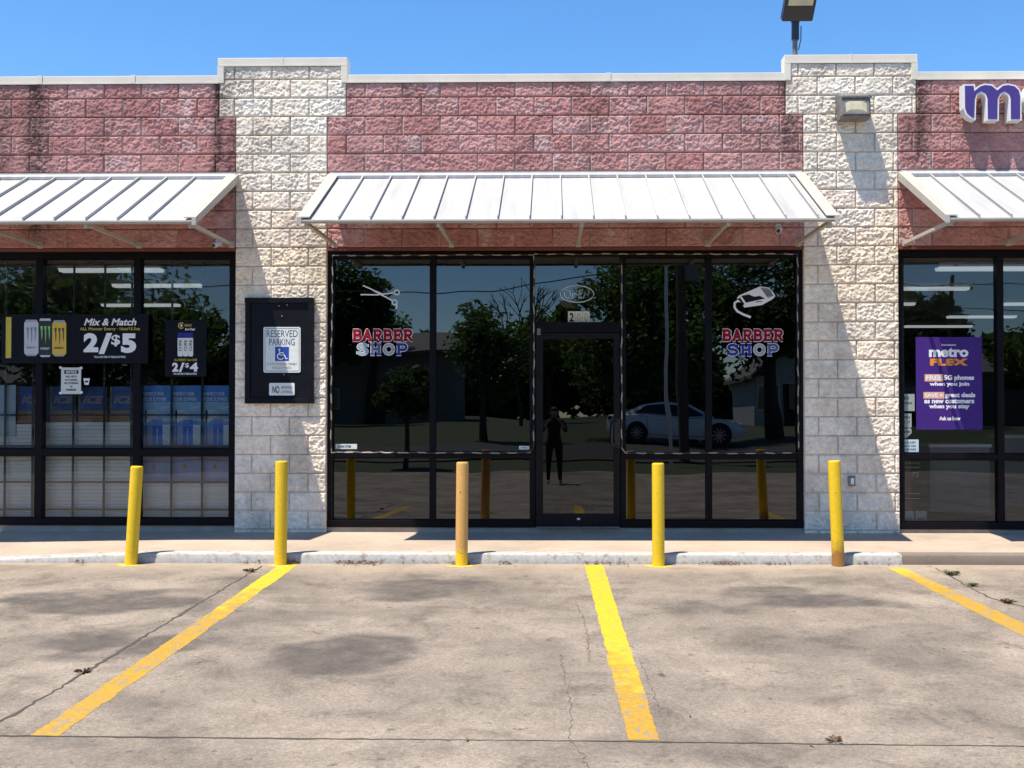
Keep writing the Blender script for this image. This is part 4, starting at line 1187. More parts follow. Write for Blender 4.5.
fit_text('$', (185, 363, 189, 368), yp, M['white'], po, bold=.02)
fit_text('4', (189.8, 362.6, 198, 371.6), yp, M['white'], po, bold=.05)
fit_text('TAX AND FEES AT REGULAR PRICE', (173.4, 372.8, 196.8, 374.8), yp, M['sign_white'], po, bold=.03)

no = thing('notice_sheet', 'white taped notice sheet hanging just under the black banner', 'notice', P(71, 394, GF))
M['paper'] = pm('white_paper', (.60, .64, .61), .7, 0, .08, 12)
flat((61, 367.5, 81.2, 394), GF, M['paper'], no, 'sheet', .001)
for x, y in ((60.2, 367.6), (80.6, 368), (60.2, 393), (80.8, 392.4)): poly_px([(x - 1.2, y - 1), (x + 1.6, y - 1.4), (x + 2, y + 1), (x - .8, y + 1.4)], GF - .0016, M['sign_white'], no, 'tape')
flat((64.2, 370.2, 78.4, 373.8), GF - .0014, M['ink'], no, 'heading_bar')
fit_text('NOTICE', (66, 370.8, 76.6, 373.2), GF - .0016, M['white'], no, bold=.03)
for k, s in enumerate(('NO PETS', 'NO DRINKS', 'NO LOITERING', 'ON', 'PREMISES')):
    w = (11, 12, 14, 2.6, 10)[k]
    fit_text(s, (71.2 - w / 2, 375.6 + 3.3 * k, 71.2 + w / 2, 377.6 + 3.3 * k), GF - .0014, M['ink'], no, bold=.03)
cs = thing('cup_sticker', 'small white cup shaped sticker right of the notice sheet', 'sticker', P(86.5, 385, GF))
poly_px([(83.2, 378.4), (90, 378.4), (89.4, 380), (88.6, 384.8), (84.6, 384.8), (83.8, 380)], GF - .0004, M['white'], cs, 'cup')
poly_px([(84.9, 380.6), (88.2, 380.6), (87.7, 382.6), (85.3, 382.6)], GF - .0012, M['ink'], cs, 'label')

# ------------------------------------------------------------------ shop interiors
IN0 = .16
flz = SWZ + .012
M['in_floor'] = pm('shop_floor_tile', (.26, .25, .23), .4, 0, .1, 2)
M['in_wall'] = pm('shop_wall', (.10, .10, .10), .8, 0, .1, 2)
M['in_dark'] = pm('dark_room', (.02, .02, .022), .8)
M['in_ceil'] = pm('ceiling_tile', (.30, .30, .29), .9, 0, .06, 6)
xm0, xm1 = (PLx0 + PLx1) / 2, (PRx0 + PRx1) / 2
CZ = P(100, 261, IN0).z + .02
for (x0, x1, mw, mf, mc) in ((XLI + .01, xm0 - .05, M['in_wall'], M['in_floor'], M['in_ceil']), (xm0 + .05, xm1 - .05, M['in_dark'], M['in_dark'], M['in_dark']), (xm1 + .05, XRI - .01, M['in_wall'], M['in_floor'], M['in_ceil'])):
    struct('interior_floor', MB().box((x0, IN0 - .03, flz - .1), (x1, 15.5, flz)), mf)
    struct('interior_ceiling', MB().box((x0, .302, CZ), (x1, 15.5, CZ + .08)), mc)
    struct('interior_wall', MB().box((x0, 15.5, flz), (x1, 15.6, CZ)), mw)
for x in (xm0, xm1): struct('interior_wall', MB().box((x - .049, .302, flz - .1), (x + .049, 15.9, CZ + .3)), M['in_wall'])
M['tube'] = emit_mat('lit_fluorescent_panel', (.86, .95, .98), .21)
M['fixture'] = pm('fixture_white', (.6, .6, .6), .5)
def ceiling_light(x0, x1, y, label, wd=.20):
    c = Vector(((x0 + x1) / 2, y, CZ))
    t = thing('ceiling_light', label, 'ceiling light', c, 'lit strip lights inside the shops')
    b = MB(); b.box((x0, y - wd / 2, CZ - .05), (x1, y + wd / 2, CZ - .001), .004); b.build('housing', M['fixture'], t)
    b = MB(); b.prism([(y - wd / 2 + .01, CZ - .0505), (y - wd / 2 + .04, CZ - .085), (y + wd / 2 - .04, CZ - .085), (y + wd / 2 - .01, CZ - .0505)], 'x', x0 + .015, x1 - .015); b.build('diffuser', M['tube'], t)
def lamp_at(pxa, pxb, py, label):
    d = _F + _R * ((100 - 512 - CX) / FPX) + _U * ((384 + CY - py) / FPX)
    Y = CAM.y + d.y * ((CZ - .06 - CAM.z) / d.z)
    ceiling_light(P(pxa, py, Y).x, P(pxb, py, Y).x, Y, label)
for a, b, y, l in ((60, 163, 270, 'nearest lit ceiling strip inside the left shop, topmost in the window'), (113, 203, 285.5, 'middle lit ceiling strip inside the left shop'), (102, 180, 305, 'farthest lit ceiling strip inside the left shop, just above the black banner'),
                   (936, 1040, 270.5, 'topmost lit ceiling strip in the right shop window, crossing the mullion'), (884, 969, 290, 'lit ceiling strip beside the pier in the right shop, second from the top'), (850, 915, 305.2, 'short lit ceiling strip end at the edge of the right pier'),
                   (1003, 1070, 305.4, 'lit ceiling strip at the right edge of the photo in the right shop'), (947, 1016, 318, 'lit ceiling strip passing behind the mullion above the purple poster'), (904, 972, 327.4, 'lowest lit ceiling strip directly above the purple poster')):
    lamp_at(a, b, y, l)
# security grilles behind the glass of the left shop
M['bar'] = pm('black_painted_bar', (.012, .012, .014), .5)
YG = .165
def grille(x0p, x1p, vx, hy, label):
    t = thing('security_grille', label, 'security grille', P((x0p + x1p) / 2, 523, YG), 'security grilles behind the left windows')
    b = MB()
    zt, zb = P(100, 262, YG).z, P(100, 517, YG).z
    for x in vx: 
        q = P(x, 390, YG); b.box((q.x - .010, YG - .008, zb), (q.x + .010, YG + .008, zt))
    b.build('upright_bars', M['bar'], t)
    b = MB(); xa_, xb_ = P(x0p, 390, YG).x, P(x1p, 390, YG).x
    for y in hy:
        z = P(100, y, YG).z; b.box((xa_, YG - .020, z - .009), (xb_, YG - .0085, z + .009))
    b.build('cross_bars', M['bar'], t)
grille(-60, 37, (-55, -25, 5.5, 33), (264.5, 415, 446, 482, 509.5), 'black window grille behind the leftmost window')
grille(41, 133, (44, 73.5, 104.5, 131.5), (264.5, 415, 446, 482, 509.5), 'black window grille in front of the blue boxes')
grille(139, 232, (142, 171.8, 202.6, 230), (264.5, 415, 446, 482, 509.5), 'black window grille in front of the three blue posters')
# shelf backs
M['shelf_back'] = pm('pale_pegboard', (.88, .86, .79), .7, 0, .10, 3)
M['cardboard'] = pm('brown_cardboard', (.40, .24, .12), .8, 0, .25, 9)
M['box_blue'] = pm('blue_case_print', (.045, .10, .30), .6, 0, .2, 8)
M['can_print_tan'] = pm('tan_print', (.34, .27, .20), .6)
YS = .235
def shelf(x0p, x1p, y0p, label):
    t = thing('store_shelf', label, 'shelf', P((x0p + x1p) / 2, 524, YS), 'backs of the shop shelves against the windows')
    x0, x1 = P(x0p, 440, YS).x, P(x1p, 440, YS).x; z1 = P(100, y0p, YS).z
    b = MB(); n = 26
    for k in range(n):
        za = flz + .10 + (z1 - flz - .10) * k / n; zb = flz + .10 + (z1 - flz - .10) * (k + .93) / n
        b.box((x0, YS - (.006 if k % 2 else 0.0), za), (x1, YS + .012, zb))
    b.build('back_panel', M['shelf_back'], t)
    b = MB(); b.box((x0, YS + .02, z1 - .03), (x1, YS + .42, z1 - .005)); b.build('shelf_board', M['shelf_back'], t)
    b = MB(); b.box((x0, YS + .005, flz), (x1, YS + .42, flz + .098)); b.build('plinth', M['in_dark'], t)
    b = MB()
    for x in (x0 + .001, x1 - .031): b.box((x, YS - .03, flz), (x + .03, YS - .0065, z1))
    b.build('upright', M['fixture'], t)
shelf(-60, 36, 424, 'pale shelf back behind the leftmost window'); shelf(38, 134, 422, 'pale shelf back below the blue boxes'); shelf(137, 233, 448, 'pale shelf back below the three blue posters')
zsh = P(100, 422, YS).z - .004
for k, (a, b_) in enumerate(((16.5, 46), (50, 76), (78.5, 107), (110, 137))):
    lab = ('blue ICE drink case cut by the leftmost mullion', 'blue ICE drink case behind the notice sheet', 'blue ICE drink case under the cup sticker', 'blue ICE drink case beside the second mullion')[k]
    Yb = YS + .03
    t = thing('drink_case', lab, 'drink case', P((a + b_) / 2, 422, Yb), 'blue drink cases on the shelf')
    p0 = P(a, 410, Yb); p1 = P(b_, 386.5, Yb)
    b = MB(); b.box((p0.x, Yb, zsh), (p1.x, Yb + .3, p0.z - .002), .004); b.build('tray', M['cardboard'], t)
    b = MB(); b.box((p0.x + .004, Yb + .002, p0.z - .0015), (p1.x - .004, Yb + .3, p1.z), .005); b.build('wrap', M['box_blue'], t)
    e = MB(); e.box((p0.x + .001, Yb - .002, p0.z), (p0.x + .02, Yb + .0015, p1.z - .004)); e.build('carton_edge', M['cardboard'], t)
    m_ = (a + b_) / 2
    fit_text('ICE', (m_ - 10, 396, m_ + 11, 403.5), Yb + .001, M['can_print_tan'], t, bold=.04, shear=.3)
    strokes_px([[(m_ - 8, 393.5), (m_ + 8, 391.5)], [(m_ - 10, 406), (m_ + 8, 405.4)]], .8, Yb + .0005, M['vin_grey'], t, 'stripe')
wp = thing('price_poster', 'blank pale blue sheet at the left edge of the leftmost window', 'poster', P(0, 436, .21)); M['pale_sheet'] = pm('pale_blue_sheet', (.50, .62, .66), .6, 0, .05, 4)
flat((-12, 385, 16, 436.5), .212, M['pale_sheet'], wp, 'sheet', .003)
# three blue summer posters and three lilac cards
M['pos_blue'] = pm('poster_blue', (.08, .29, .70), .5, 0, .2, 5)
M['pos_mid'] = pm('poster_sky', (.36, .60, .78), .5, 0, .2, 7)
M['pos_pale'] = pm('poster_ice', (.68, .76, .78), .5, 0, .2, 12)
M['pos_deep'] = pm('poster_deep_blue', (.04, .16, .60), .5, 0, .2, 9)
M['lilac'] = pm('lilac_card', (.36, .37, .56), .6, 0, .12, 6)
M['orange'] = pm('orange_print', (.48, .20, .04), .5)
YPp = .222
for k, nm in enumerate(('beside the second mullion', 'in the middle of the row', 'next to the cream pier')):
    x = 141.5 + 30.4 * k
    t = thing('summer_poster', 'blue summer drink poster ' + nm, 'poster', P(x + 14, 446, YPp), 'row of blue posters')
    flat((x, 385.5, x + 29.2, 447), YPp, M['pos_blue'], t, 'sheet', .003)
    y_ = YPp - .0035
    flat((x + .4, 402, x + 28.8, 421), y_, M['pos_mid'], t, 'sky_band')
    fit_text('PERFECT FOR', (x + 1.5, 392.2, x + 22.5, 395.6), y_ - .0005, M['white'], t, bold=.03)
    fit_text('YOUR SUMMER', (x + .8, 397.2, x + 25, 401.2), y_ - .0005, M['white'], t, bold=.03)
    poly_px([(x + 4, 411), (x + 7, 409.5), (x + 13, 410), (x + 18, 413), (x + 15, 418), (x + 9, 419), (x + 6, 423), (x + 4, 419)], y_ - .0008, M['pos_pale'], t, 'ice_shape')
    poly_px([(x + 3.4, 411), (x + 5, 410), (x + 5.4, 414), (x + 4.6, 424), (x + 3.6, 421)], y_ - .0010, M['ink'], t, 'ice_outline')  # dark printed outline down the side of the ice figure
    strokes_px([[(x + 18, 409), (x + 23, 407.2), (x + 28, 406.6)]], 1.4, y_ - .0008, M['pos_pale'], t, 'wave')
    flat((x + 11, 419.5, x + 21, 445.5), y_ - .0004, M['pos_deep'], t, 'bottle_print')
    flat((x + 2, 427, x + 11, 445), y_ - .0005, M['lilac'], t, 'bottle_print'); flat((x + 21, 425, x + 28.5, 445), y_ - .0005, M['pos_pale'], t, 'bottle_print')
    flat((x + 4, 425, x + 5.2, 446), y_ - .0011, M['pos_deep'], t, 'bottle_print'); flat((x + 15, 428, x + 16.2, 446), y_ - .0011, M['pos_mid'], t, 'bottle_print')
    u = thing('lilac_card', 'faded lilac card in the low pane, ' + nm, 'card', P(x + 14, 482, YPp), 'row of lilac cards')
    flat((x - .4, 457, x + 29, 482.5), YPp + .002, M['lilac'], u, 'sheet', .002)
    poly_px([(x + 11, 465), (x + 13.5, 463.6), (x + 14.6, 466), (x + 13, 469), (x + 11.2, 468)], YPp - .0006, M['orange'], u, 'print')

# ------------------------------------------------------------------ right shop
YR = GF
mp = thing('purple_poster', 'purple phone plan poster in the right shop window', 'poster', P(949, 430, YR))
M['poster_purple'] = pm('poster_purple', (.055, .020, .19), .5, 0, .18, 2.5, spec=.2)
M['orange_box'] = pm('salmon_highlight', (.78, .40, .26), .5, 0, .15, 20)
M['flex'] = pm('orange_lettering', (.80, .27, .03), .45, 0, .2, 60)
flat((916.2, 337, 981.8, 429.6), YR, M['poster_purple'], mp, 'sheet', .003)
yr = YR - .0034
for (s, bx, m_, bo) in (('Introducing', (941.5, 343.8, 956, 346.4), 'white', .02), ('metro', (929, 347.6, 968.4, 357.2), 'white', .045), ('FLEX', (930, 358.6, 968, 365.6), 'flex', .06),
                        ('5G phones', (944, 375, 974, 381.4), 'white', .045), ('when you join', (929.5, 381.8, 969.4, 387), 'white', .045), ('great deals', (945, 392.6, 975.2, 398.6), 'white', .045),
                        ('as new customers', (924.2, 398.8, 974.2, 403.4), 'white', .045), ('when you stay', (929, 404, 969.4, 409.6), 'white', .045), ('Ask us how', (939.2, 416.4, 960.4, 420.4), 'white', .04)):
    fit_text(s, bx, yr, M[m_], mp, bold=bo)
for bx, s in (((924.6, 374.2, 943.2, 381.4), 'FREE'), ((923.4, 392, 944.2, 398.6), 'SAVE +')):
    flat(bx, yr - .0002, M['orange_box'], mp, 'highlight_box')
    fit_text(s, (bx[0] + 1.4, bx[1] + 1.2, bx[2] - 1.4, bx[3] - 1.2), yr - .0006, M['white'], mp, bold=.04)
# papers taped along the edge of that window
M['film'] = pm('grey_paper', (.30, .34, .33), .6, 0, .12, 20)
def paper(box, lab, lines, mat='film', cat='notice', name='paper_notice'):
    t = thing(name, lab, cat, P((box[0] + box[2]) / 2, box[3], YR)); flat(box, YR - .0003, M[mat], t, 'sheet', .001)
    for s, bx in lines: fit_text(s, bx, YR - .0015, M['ink'], t, bold=.02)
paper((900.5, 394, 914.5, 411), 'grey paper reading NO at the left edge of the purple poster window', [('NO', (901.6, 396.4, 909, 399.6)), ('SMOKING', (901.6, 402, 912, 404.2))])
paper((901, 413.5, 911.5, 427.4), 'narrow grey paper between the NO paper and the heart shaped card', [('OPEN', (902, 416, 910, 418.6)), ('10 - 7', (902, 421, 910, 423.6))])
hc = thing('shaped_card', 'heart shaped pale card taped low in the purple poster window', 'card', P(906, 438, YR))
poly_px([(900.4, 429), (903, 427.6), (905.8, 429.2), (908.6, 427.6), (911.4, 429), (911.6, 433), (906, 438.4), (900.2, 433)], YR - .0006, M['film'], hc, 'card'); fit_text('THANKS', (902, 430.6, 910, 433), YR - .0012, M['ink'], hc)
paper((899.8, 439.5, 918.6, 452), 'pale blue card with three text lines at the foot of the purple poster window', [('WE ACCEPT', (902, 441.6, 916, 443.6)), ('CASH OR CARD', (902, 445, 916, 447)), ('NO REFUNDS', (902, 448.4, 916, 450.4))], 'pale_sheet', 'card', 'text_card')
M['maroon'] = pm('maroon_strip', (.10, .022, .014), .6, 0, .2, 8)
ms = thing('display_stand', 'maroon upright strip with pale price marks in the lower right pane', 'display', P(906, 511, .2))
flat((902, 457.5, 910.5, 511), .2, M['maroon'], ms, 'strip', .02)
b = MB()
for y in (462.5, 467, 493, 498): rect(b, (905, y, 920, y + .9), .2 - .0225)
b.build('price_rail', M['film'], ms)
fit_text('72', (911.5, 472, 918.8, 477.4), .2 - .021, M['film'], ms, bold=.02)
for k, bx in enumerate(((903, 511, 914, 524.6), (915.4, 511, 926.6, 524.6))):
    t = thing('price_card', ('pale card at the foot of the maroon strip', 'pale card standing right of the maroon strip foot')[k], 'card', P(bx[0] + 5, 525, .19)); flat(bx, .175, M['film'], t, 'sheet', .002)
    fit_text('SALE', (bx[0] + 2, 518, bx[2] - 2, 520.4), .175 - .0024, M['ink'], t)
# counters and display cabinets deeper inside the right shop
M['counter'] = pm('grey_laminate', (.16, .155, .17), .6, 0, .15, 3)
def counter(x0, x1, y, h, lab):
    t = thing('display_counter', lab, 'counter', ((x0 + x1) / 2, y + .3, flz))
    b = MB(); b.box((x0, y, flz + .08), (x1, y + .5, flz + h - .04), .004); b.build('cabinet', M['counter'], t)
    b = MB(); b.box((x0 - .02, y - .02, flz + h - .039), (x1 + .02, y + .52, flz + h), .006); b.build('counter_top', M['fixture'], t)
    b = MB(); b.box((x0 + .03, y + .03, flz), (x1 - .03, y + .47, flz + .079)); b.build('plinth', M['in_dark'], t)
counter(P(930, 480, 1.6).x, P(990, 480, 1.6).x, 1.6, .9, 'grey display counter inside the right shop'); counter(P(1005, 480, 2.2).x, P(1090, 480, 2.2).x, 2.2, 1.0, 'second grey counter deeper inside the right shop, by the frame edge')
# gondola shelf deeper in the left shop
def gondola(x0, x1, y, lab):
    t = thing('gondola_shelf', lab, 'shelf', ((x0 + x1) / 2, y, flz), 'aisle shelves inside the left shop')
    b = MB(); b.box((x0, y, flz), (x1, y + .04, flz + 1.6)); b.build('back_panel', M['counter'], t)
    for k in range(4):
        b = MB(); b.box((x0, y - .36, flz + .15 + .42 * k), (x1, y - .001, flz + .18 + .42 * k)); b.build('shelf_board', M['fixture'], t)
gondola(P(20, 400, 3).x, P(150, 400, 3).x, 3.0, 'aisle shelf behind the blue drink cases'); gondola(P(40, 400, 5).x, P(200, 400, 5).x, 5.0, 'aisle shelf deep inside the left shop')
# ------------------------------------------------------------------ weeds and litter on the lot
M['weed'] = pm('weed_green', (.20, .22, .08), .8, 0, .3, 30)
M['dry'] = pm('dry_leaf_brown', (.17, .11, .07), .9, 0, .4, 40)
def tuft(c, r, n, h, rng):
    mb = MB()
    for _ in range(n):
        a = rng.uniform(0, 6.28); l = rng.uniform(.4, 1) * r; w = rng.uniform(.004, .009)
        d = Vector((math.cos(a), math.sin(a), 0)); s = Vector((-d.y, d.x, 0)) * w
        o = c + d * rng.uniform(0, .4) * r; hh = h * rng.uniform(.4, 1)
        mb.add([o - s * .4, o + s * .4, o + d * l * .5 + s + Vector((0, 0, hh)), o + d * l + Vector((0, 0, hh * .8)), o + d * l * .5 - s + Vector((0, 0, hh))], [(0, 1, 2, 3, 4)])
    return mb
rg = random.Random(3)
for (px, py, r, n, h, lab) in ((951, 575, .07, 40, .035, 'largest green weed in the joint at the right'), (972, 586, .045, 30, .025, 'small green weed farther along the right joint'), (1008, 603, .06, 26, .03, 'flat weed where the right joint leaves the photo'),
                               (250, 572, .06, 26, .03, 'dry weed at the kerb end of the left joint'), (83, 673, .05, 16, .025, 'tiny weed in the left joint, halfway along'), (835, 742, .05, 14, .02, 'tiny weed in the near joint at the right')):
    c = G(px, py, .004); o = tuft(c, r, n, h, rg).build('weed', M['weed'] if n > 26 else M['dry'], None, fix=False)
    tag(o, lab, 'weed', 'weeds in the joints')
lf = MB()
def leaf(c, s, rng, up=.008):
    a = rng.uniform(0, 6.28); d = Vector((math.cos(a), math.sin(a), rng.uniform(-.08, .08))) * s; e = Vector((-d.y, d.x, 0)) * rng.uniform(.25, .5)
    o = c + Vector((0, 0, up))
    lf.add([o - d, o + e * .8 + Vector((0, 0, s * .4)), o + d, o - e * .8 + Vector((0, 0, s * .1))], [(0, 1, 2, 3)])
for (x0, x1, n, spread) in ((335, 382, 110, .05), (285, 300, 40, .05), (452, 470, 25, .05), (498, 512, 26, .04), (582, 628, 60, .045), (696, 752, 80, .035), (765, 790, 26, .03), (76, 86, 20, .05), (240, 262, 14, .05), (855, 905, 20, .03), (400, 440, 12, .03)):
    for _ in range(n):
        x = rg.uniform(x0, x1); q = P(x, 562, KERB_Y); y = KERB_Y - .006 - abs(rg.gauss(0, spread))
        leaf(Vector((q.x, y, gz(y))), rg.uniform(.008, .022), rg, rg.uniform(.004, .03))
for (px, py, k) in ((865, 651, .02), (836, 638, .014), (840, 641, .014), (858, 632, .016), (876, 633, .014), (902, 634, .02), (944, 650, .02), (661, 676, .05), (690, 717, .03), (842, 662, .014), (841, 688, .018), (812, 748, .03), (780, 664, .014), (955, 757, .03), (690, 705, .016), (350, 757, .035), (467, 741, .05), (68, 764, .03),
                    (304, 621, .014), (277, 622, .012), (420, 662, .016), (285, 690, .014), (560, 640, .012), (700, 622, .012), (745, 712, .02), (620, 700, .014), (380, 612, .012), (150, 720, .014), (500, 690, .012)):
    leaf(G(px, py), k * .62, rg, .006)
o = lf.build('dry_leaf_litter', M['dry'], None, fix=False); tag(o, 'brown leaf bits along the kerb and over the lot', 'leaf litter', kind='stuff')

# ------------------------------------------------------------------ what the glass mirrors: the far side of the street
def V_(px, py, Z):
    """real place of something mirrored at px, py whose mirror image lies Z metres from the camera"""
    p = P(px, py, Z * 1.222 + CAM.y); return Vector((p.x, 2 * GY - p.y, p.z))
M['bark'] = pm('rough_bark', (.07, .055, .042), .9, 0, .35, 12, bump=.5)
def leaf_mat(name, c):
    t = NT(name); n = t.noise(t.coord(), 1.4, 4, .6)
    t.base(t.mix(n, tuple(x * .6 for x in c), tuple(x * 1.5 for x in c))).rough(.6)
    tl_ = t.new('BsdfTranslucent'); tl_.inputs[0].default_value = (c[0] * 2.6, c[1] * 2.8, c[2] * 1.6, 1)
    ms_ = t.new('MixShader'); ms_.inputs[0].default_value = .4
    t.link(t.b.outputs[0], ms_.inputs[1]); t.link(tl_.outputs[0], ms_.inputs[2]); t.link(ms_.outputs[0], t.out.inputs[0])
    return t.m
M['leaf'] = leaf_mat('tree_leaves', (.05, .085, .022)); M['leaf_dark'] = leaf_mat('dark_tree_leaves', (.03, .055, .018)); M['leaf_light'] = leaf_mat('light_tree_leaves', (.075, .115, .03))
def tree(base, h, crown_r, crown_h, trunk_r, seed, lab, mleaf, n=2600, ls=.13, dens=1.7, lean=0.0, clumps=16):
    rng = random.Random(seed)
    t = thing('tree', lab, 'tree', base, 'trees across the street')
    tb = MB(); ch = h - crown_h
    top = Vector((lean, 0, ch + crown_h * .35))
    pts = [Vector((lean * k * .7 + rng.uniform(-.05, .05) * (k > 0), rng.uniform(-.05, .05), k * top.z)) for k in (0, .3, .6, 1)]
    tb.tube(pts, [trunk_r * 1.25, trunk_r, trunk_r * .85, trunk_r * .6], 10)
    cc = Vector((lean, 0, h - crown_h / 2)); cl = []
    for k in range(clumps):
        while True:
            u = Vector((rng.uniform(-1, 1), rng.uniform(-1, 1), rng.uniform(-1, 1)))
            if .25 < u.length < 1: break
        c = cc + Vector((u.x * crown_r * .8, u.y * crown_r * .8, u.z * crown_h * .42)); cl.append((c, rng.uniform(.22, .42) * crown_r))
        s = pts[2].lerp(pts[3], rng.random()); m_ = s.lerp(c, .5) + Vector((0, 0, rng.uniform(-.1, .25)))
        tb.tube([s, m_, c], [trunk_r * .4, trunk_r * .24, trunk_r * .08], 6)
    tb.build('trunk', M['bark'], t, smooth=True, local=True)
    N = int(n * dens)
    lv = np.zeros((N * 4, 3), np.float32)
    for i in range(N):
        c, r = cl[i % len(cl)] if rng.random() < .85 else (cc, crown_r * .8)
        d = Vector((rng.gauss(0, 1), rng.gauss(0, 1), rng.gauss(0, .8)))
        d = d / max(.001, d.length) * r * 1.12 * rng.random() ** .45
        p = c + d; a = Vector((rng.gauss(0, 1), rng.gauss(0, 1), rng.gauss(0, .6))).normalized() * ls * rng.uniform(.6, 1.3); b = a.cross(Vector((rng.gauss(0, 1), rng.gauss(0, 1), rng.gauss(0, 1)))).normalized() * ls * .45
        for k, q in enumerate((p - a, p + b, p + a, p - b)): lv[i * 4 + k] = q
    me = bpy.data.meshes.new('crown'); me.vertices.add(N * 4); me.vertices.foreach_set('co', lv.ravel()); me.loops.add(N * 4); me.loops.foreach_set('vertex_index', np.arange(N * 4, dtype=np.int32))
    me.polygons.add(N); me.polygons.foreach_set('loop_start', np.arange(0, N * 4, 4, dtype=np.int32)); me.update(); me.materials.append(mleaf)
    o = bpy.data.objects.new('crown', me); COL.objects.link(o); o.parent = t
    return t
def tree_px(cx_, ctop, cbot, half, Z, tx_, trunk_r, seed, lab, ml, **k):
    base = V_(tx_, 440, Z); base.z = gz(base.y) - .1
    top = V_(cx_, ctop, Z).z; bot = V_(cx_, cbot, Z).z; r = half * Z * 1.222 / FPX
    return tree(base, top - base.z, r, top - bot, trunk_r, seed, lab, ml, lean=V_(cx_, 400, Z).x - base.x, **k)
tree_px(406, 362, 424, 34, 24, 408, .07, 1, 'small dark tree by the near edge of the street', M['leaf_dark'], n=1700, ls=.09)
tree_px(488, 296, 402, 50, 33, 483, .14, 2, 'round green tree with a straight trunk across the street', M['leaf'], n=3600, ls=.12)
tree_px(330, 255, 370, 60, 46, 322, .3, 3, 'big dark tree at the side of the grey house', M['leaf_dark'], n=4200, ls=.2)
tree_px(372, 308, 352, 34, 50, 370, .2, 4, 'lighter bush topped tree behind the grey house', M['leaf_light'], n=1800, ls=.18)
tree_px(650, 226, 414, 92, 34, 690, .26, 5, 'large spreading green tree shading the parked sedan', M['leaf'], n=6500, ls=.16, clumps=26)
tree_px(765, 236, 372, 70, 36, 775, .24, 6, 'tall dark tree with a leaning trunk beside the pale house', M['leaf_dark'], n=5000, ls=.17, clumps=22)
tree_px(548, 312, 380, 40, 52, 548, .2, 12, 'low green tree in the gap beyond the round tree', M['leaf_light'], n=1800, ls=.18)
tree_px(90, 258, 385, 125, 40, 100, .35, 7, 'very wide green tree facing the drink shop', M['leaf'], n=7000, ls=.2, clumps=30)
tree_px(190, 300, 390, 40, 48, 190, .2, 8, 'narrow green tree right of the very wide tree', M['leaf_dark'], n=2200, ls=.2)
tree_px(925, 288, 372, 48, 44, 915, .25, 9, 'dense dark tree beside the utility pole', M['leaf_dark'], n=3600, ls=.18)
tree_px(1030, 322, 380, 40, 50, 1030, .2, 10, 'pale distant tree behind the plank fence', M['leaf_light'], n=1800, ls=.2)
tree_px(-40, 270, 390, 55, 45, -40, .3, 11, 'dark tree at the far end of the street', M['leaf_dark'], n=3000, ls=.2)
# bare crown between the trees
bt = thing('bare_tree', 'thin leafless tree between the round tree and the large spreading tree', 'tree', V_(520, 430, 44)); bt.location.z = gz(bt.location.y)
rb_ = random.Random(5); b = MB()
def branch(p, d, l, r, k):
    q = p + d * l; b.tube([p, p.lerp(q, .5) + Vector((rb_.uniform(-.05, .05) * l, 0, 0)), q], [r, r * .8, r * .6], 5)
    if k:
        for _ in range(3): branch(q, (d + Vector((rb_.uniform(-.6, .6), rb_.uniform(-.5, .5), rb_.uniform(-.1, .4)))).normalized(), l * rb_.uniform(.55, .8), r * .6, k - 1)
branch(Vector((0, 0, 0)), Vector((0, 0, 1)), 2.6, .12, 4); b.build('trunk', M['bark'], bt, local=True)
# the wood that closes the view behind the houses
tl = np.zeros((36000 * 4, 3), np.float32); rt = random.Random(21)
for i in range(36000):
    x = rt.uniform(-85, 85); hmax = 8 + 2.6 * math.sin(x * .21) + 2.2 * math.sin(x * .53 + 1) + 1.2 * math.sin(x * 1.3)
    p = Vector((x, -105 + rt.uniform(-5, 5), gz(-105) + hmax * rt.random() ** .6))
    a = Vector((rt.gauss(0, 1), rt.gauss(0, 1), rt.gauss(0, .8))).normalized() * rt.uniform(.5, 1.1); b_ = a.cross(Vector((rt.gauss(0, 1), rt.gauss(0, 1), rt.gauss(0, 1)))).normalized() * .55
    for k, q in enumerate((p - a, p + b_, p + a, p - b_)): tl[i * 4 + k] = q
me = bpy.data.meshes.new('treeline'); me.vertices.add(len(tl)); me.vertices.foreach_set('co', tl.ravel()); me.loops.add(len(tl)); me.loops.foreach_set('vertex_index', np.arange(len(tl), dtype=np.int32))
me.polygons.add(36000); me.polygons.foreach_set('loop_start', np.arange(0, len(tl), 4, dtype=np.int32)); me.update(); me.materials.append(M['leaf_dark'])
o = bpy.data.objects.new('treeline', me); COL.objects.link(o); tag(o, 'distant dark green wood behind the houses', 'wood', kind='stuff')
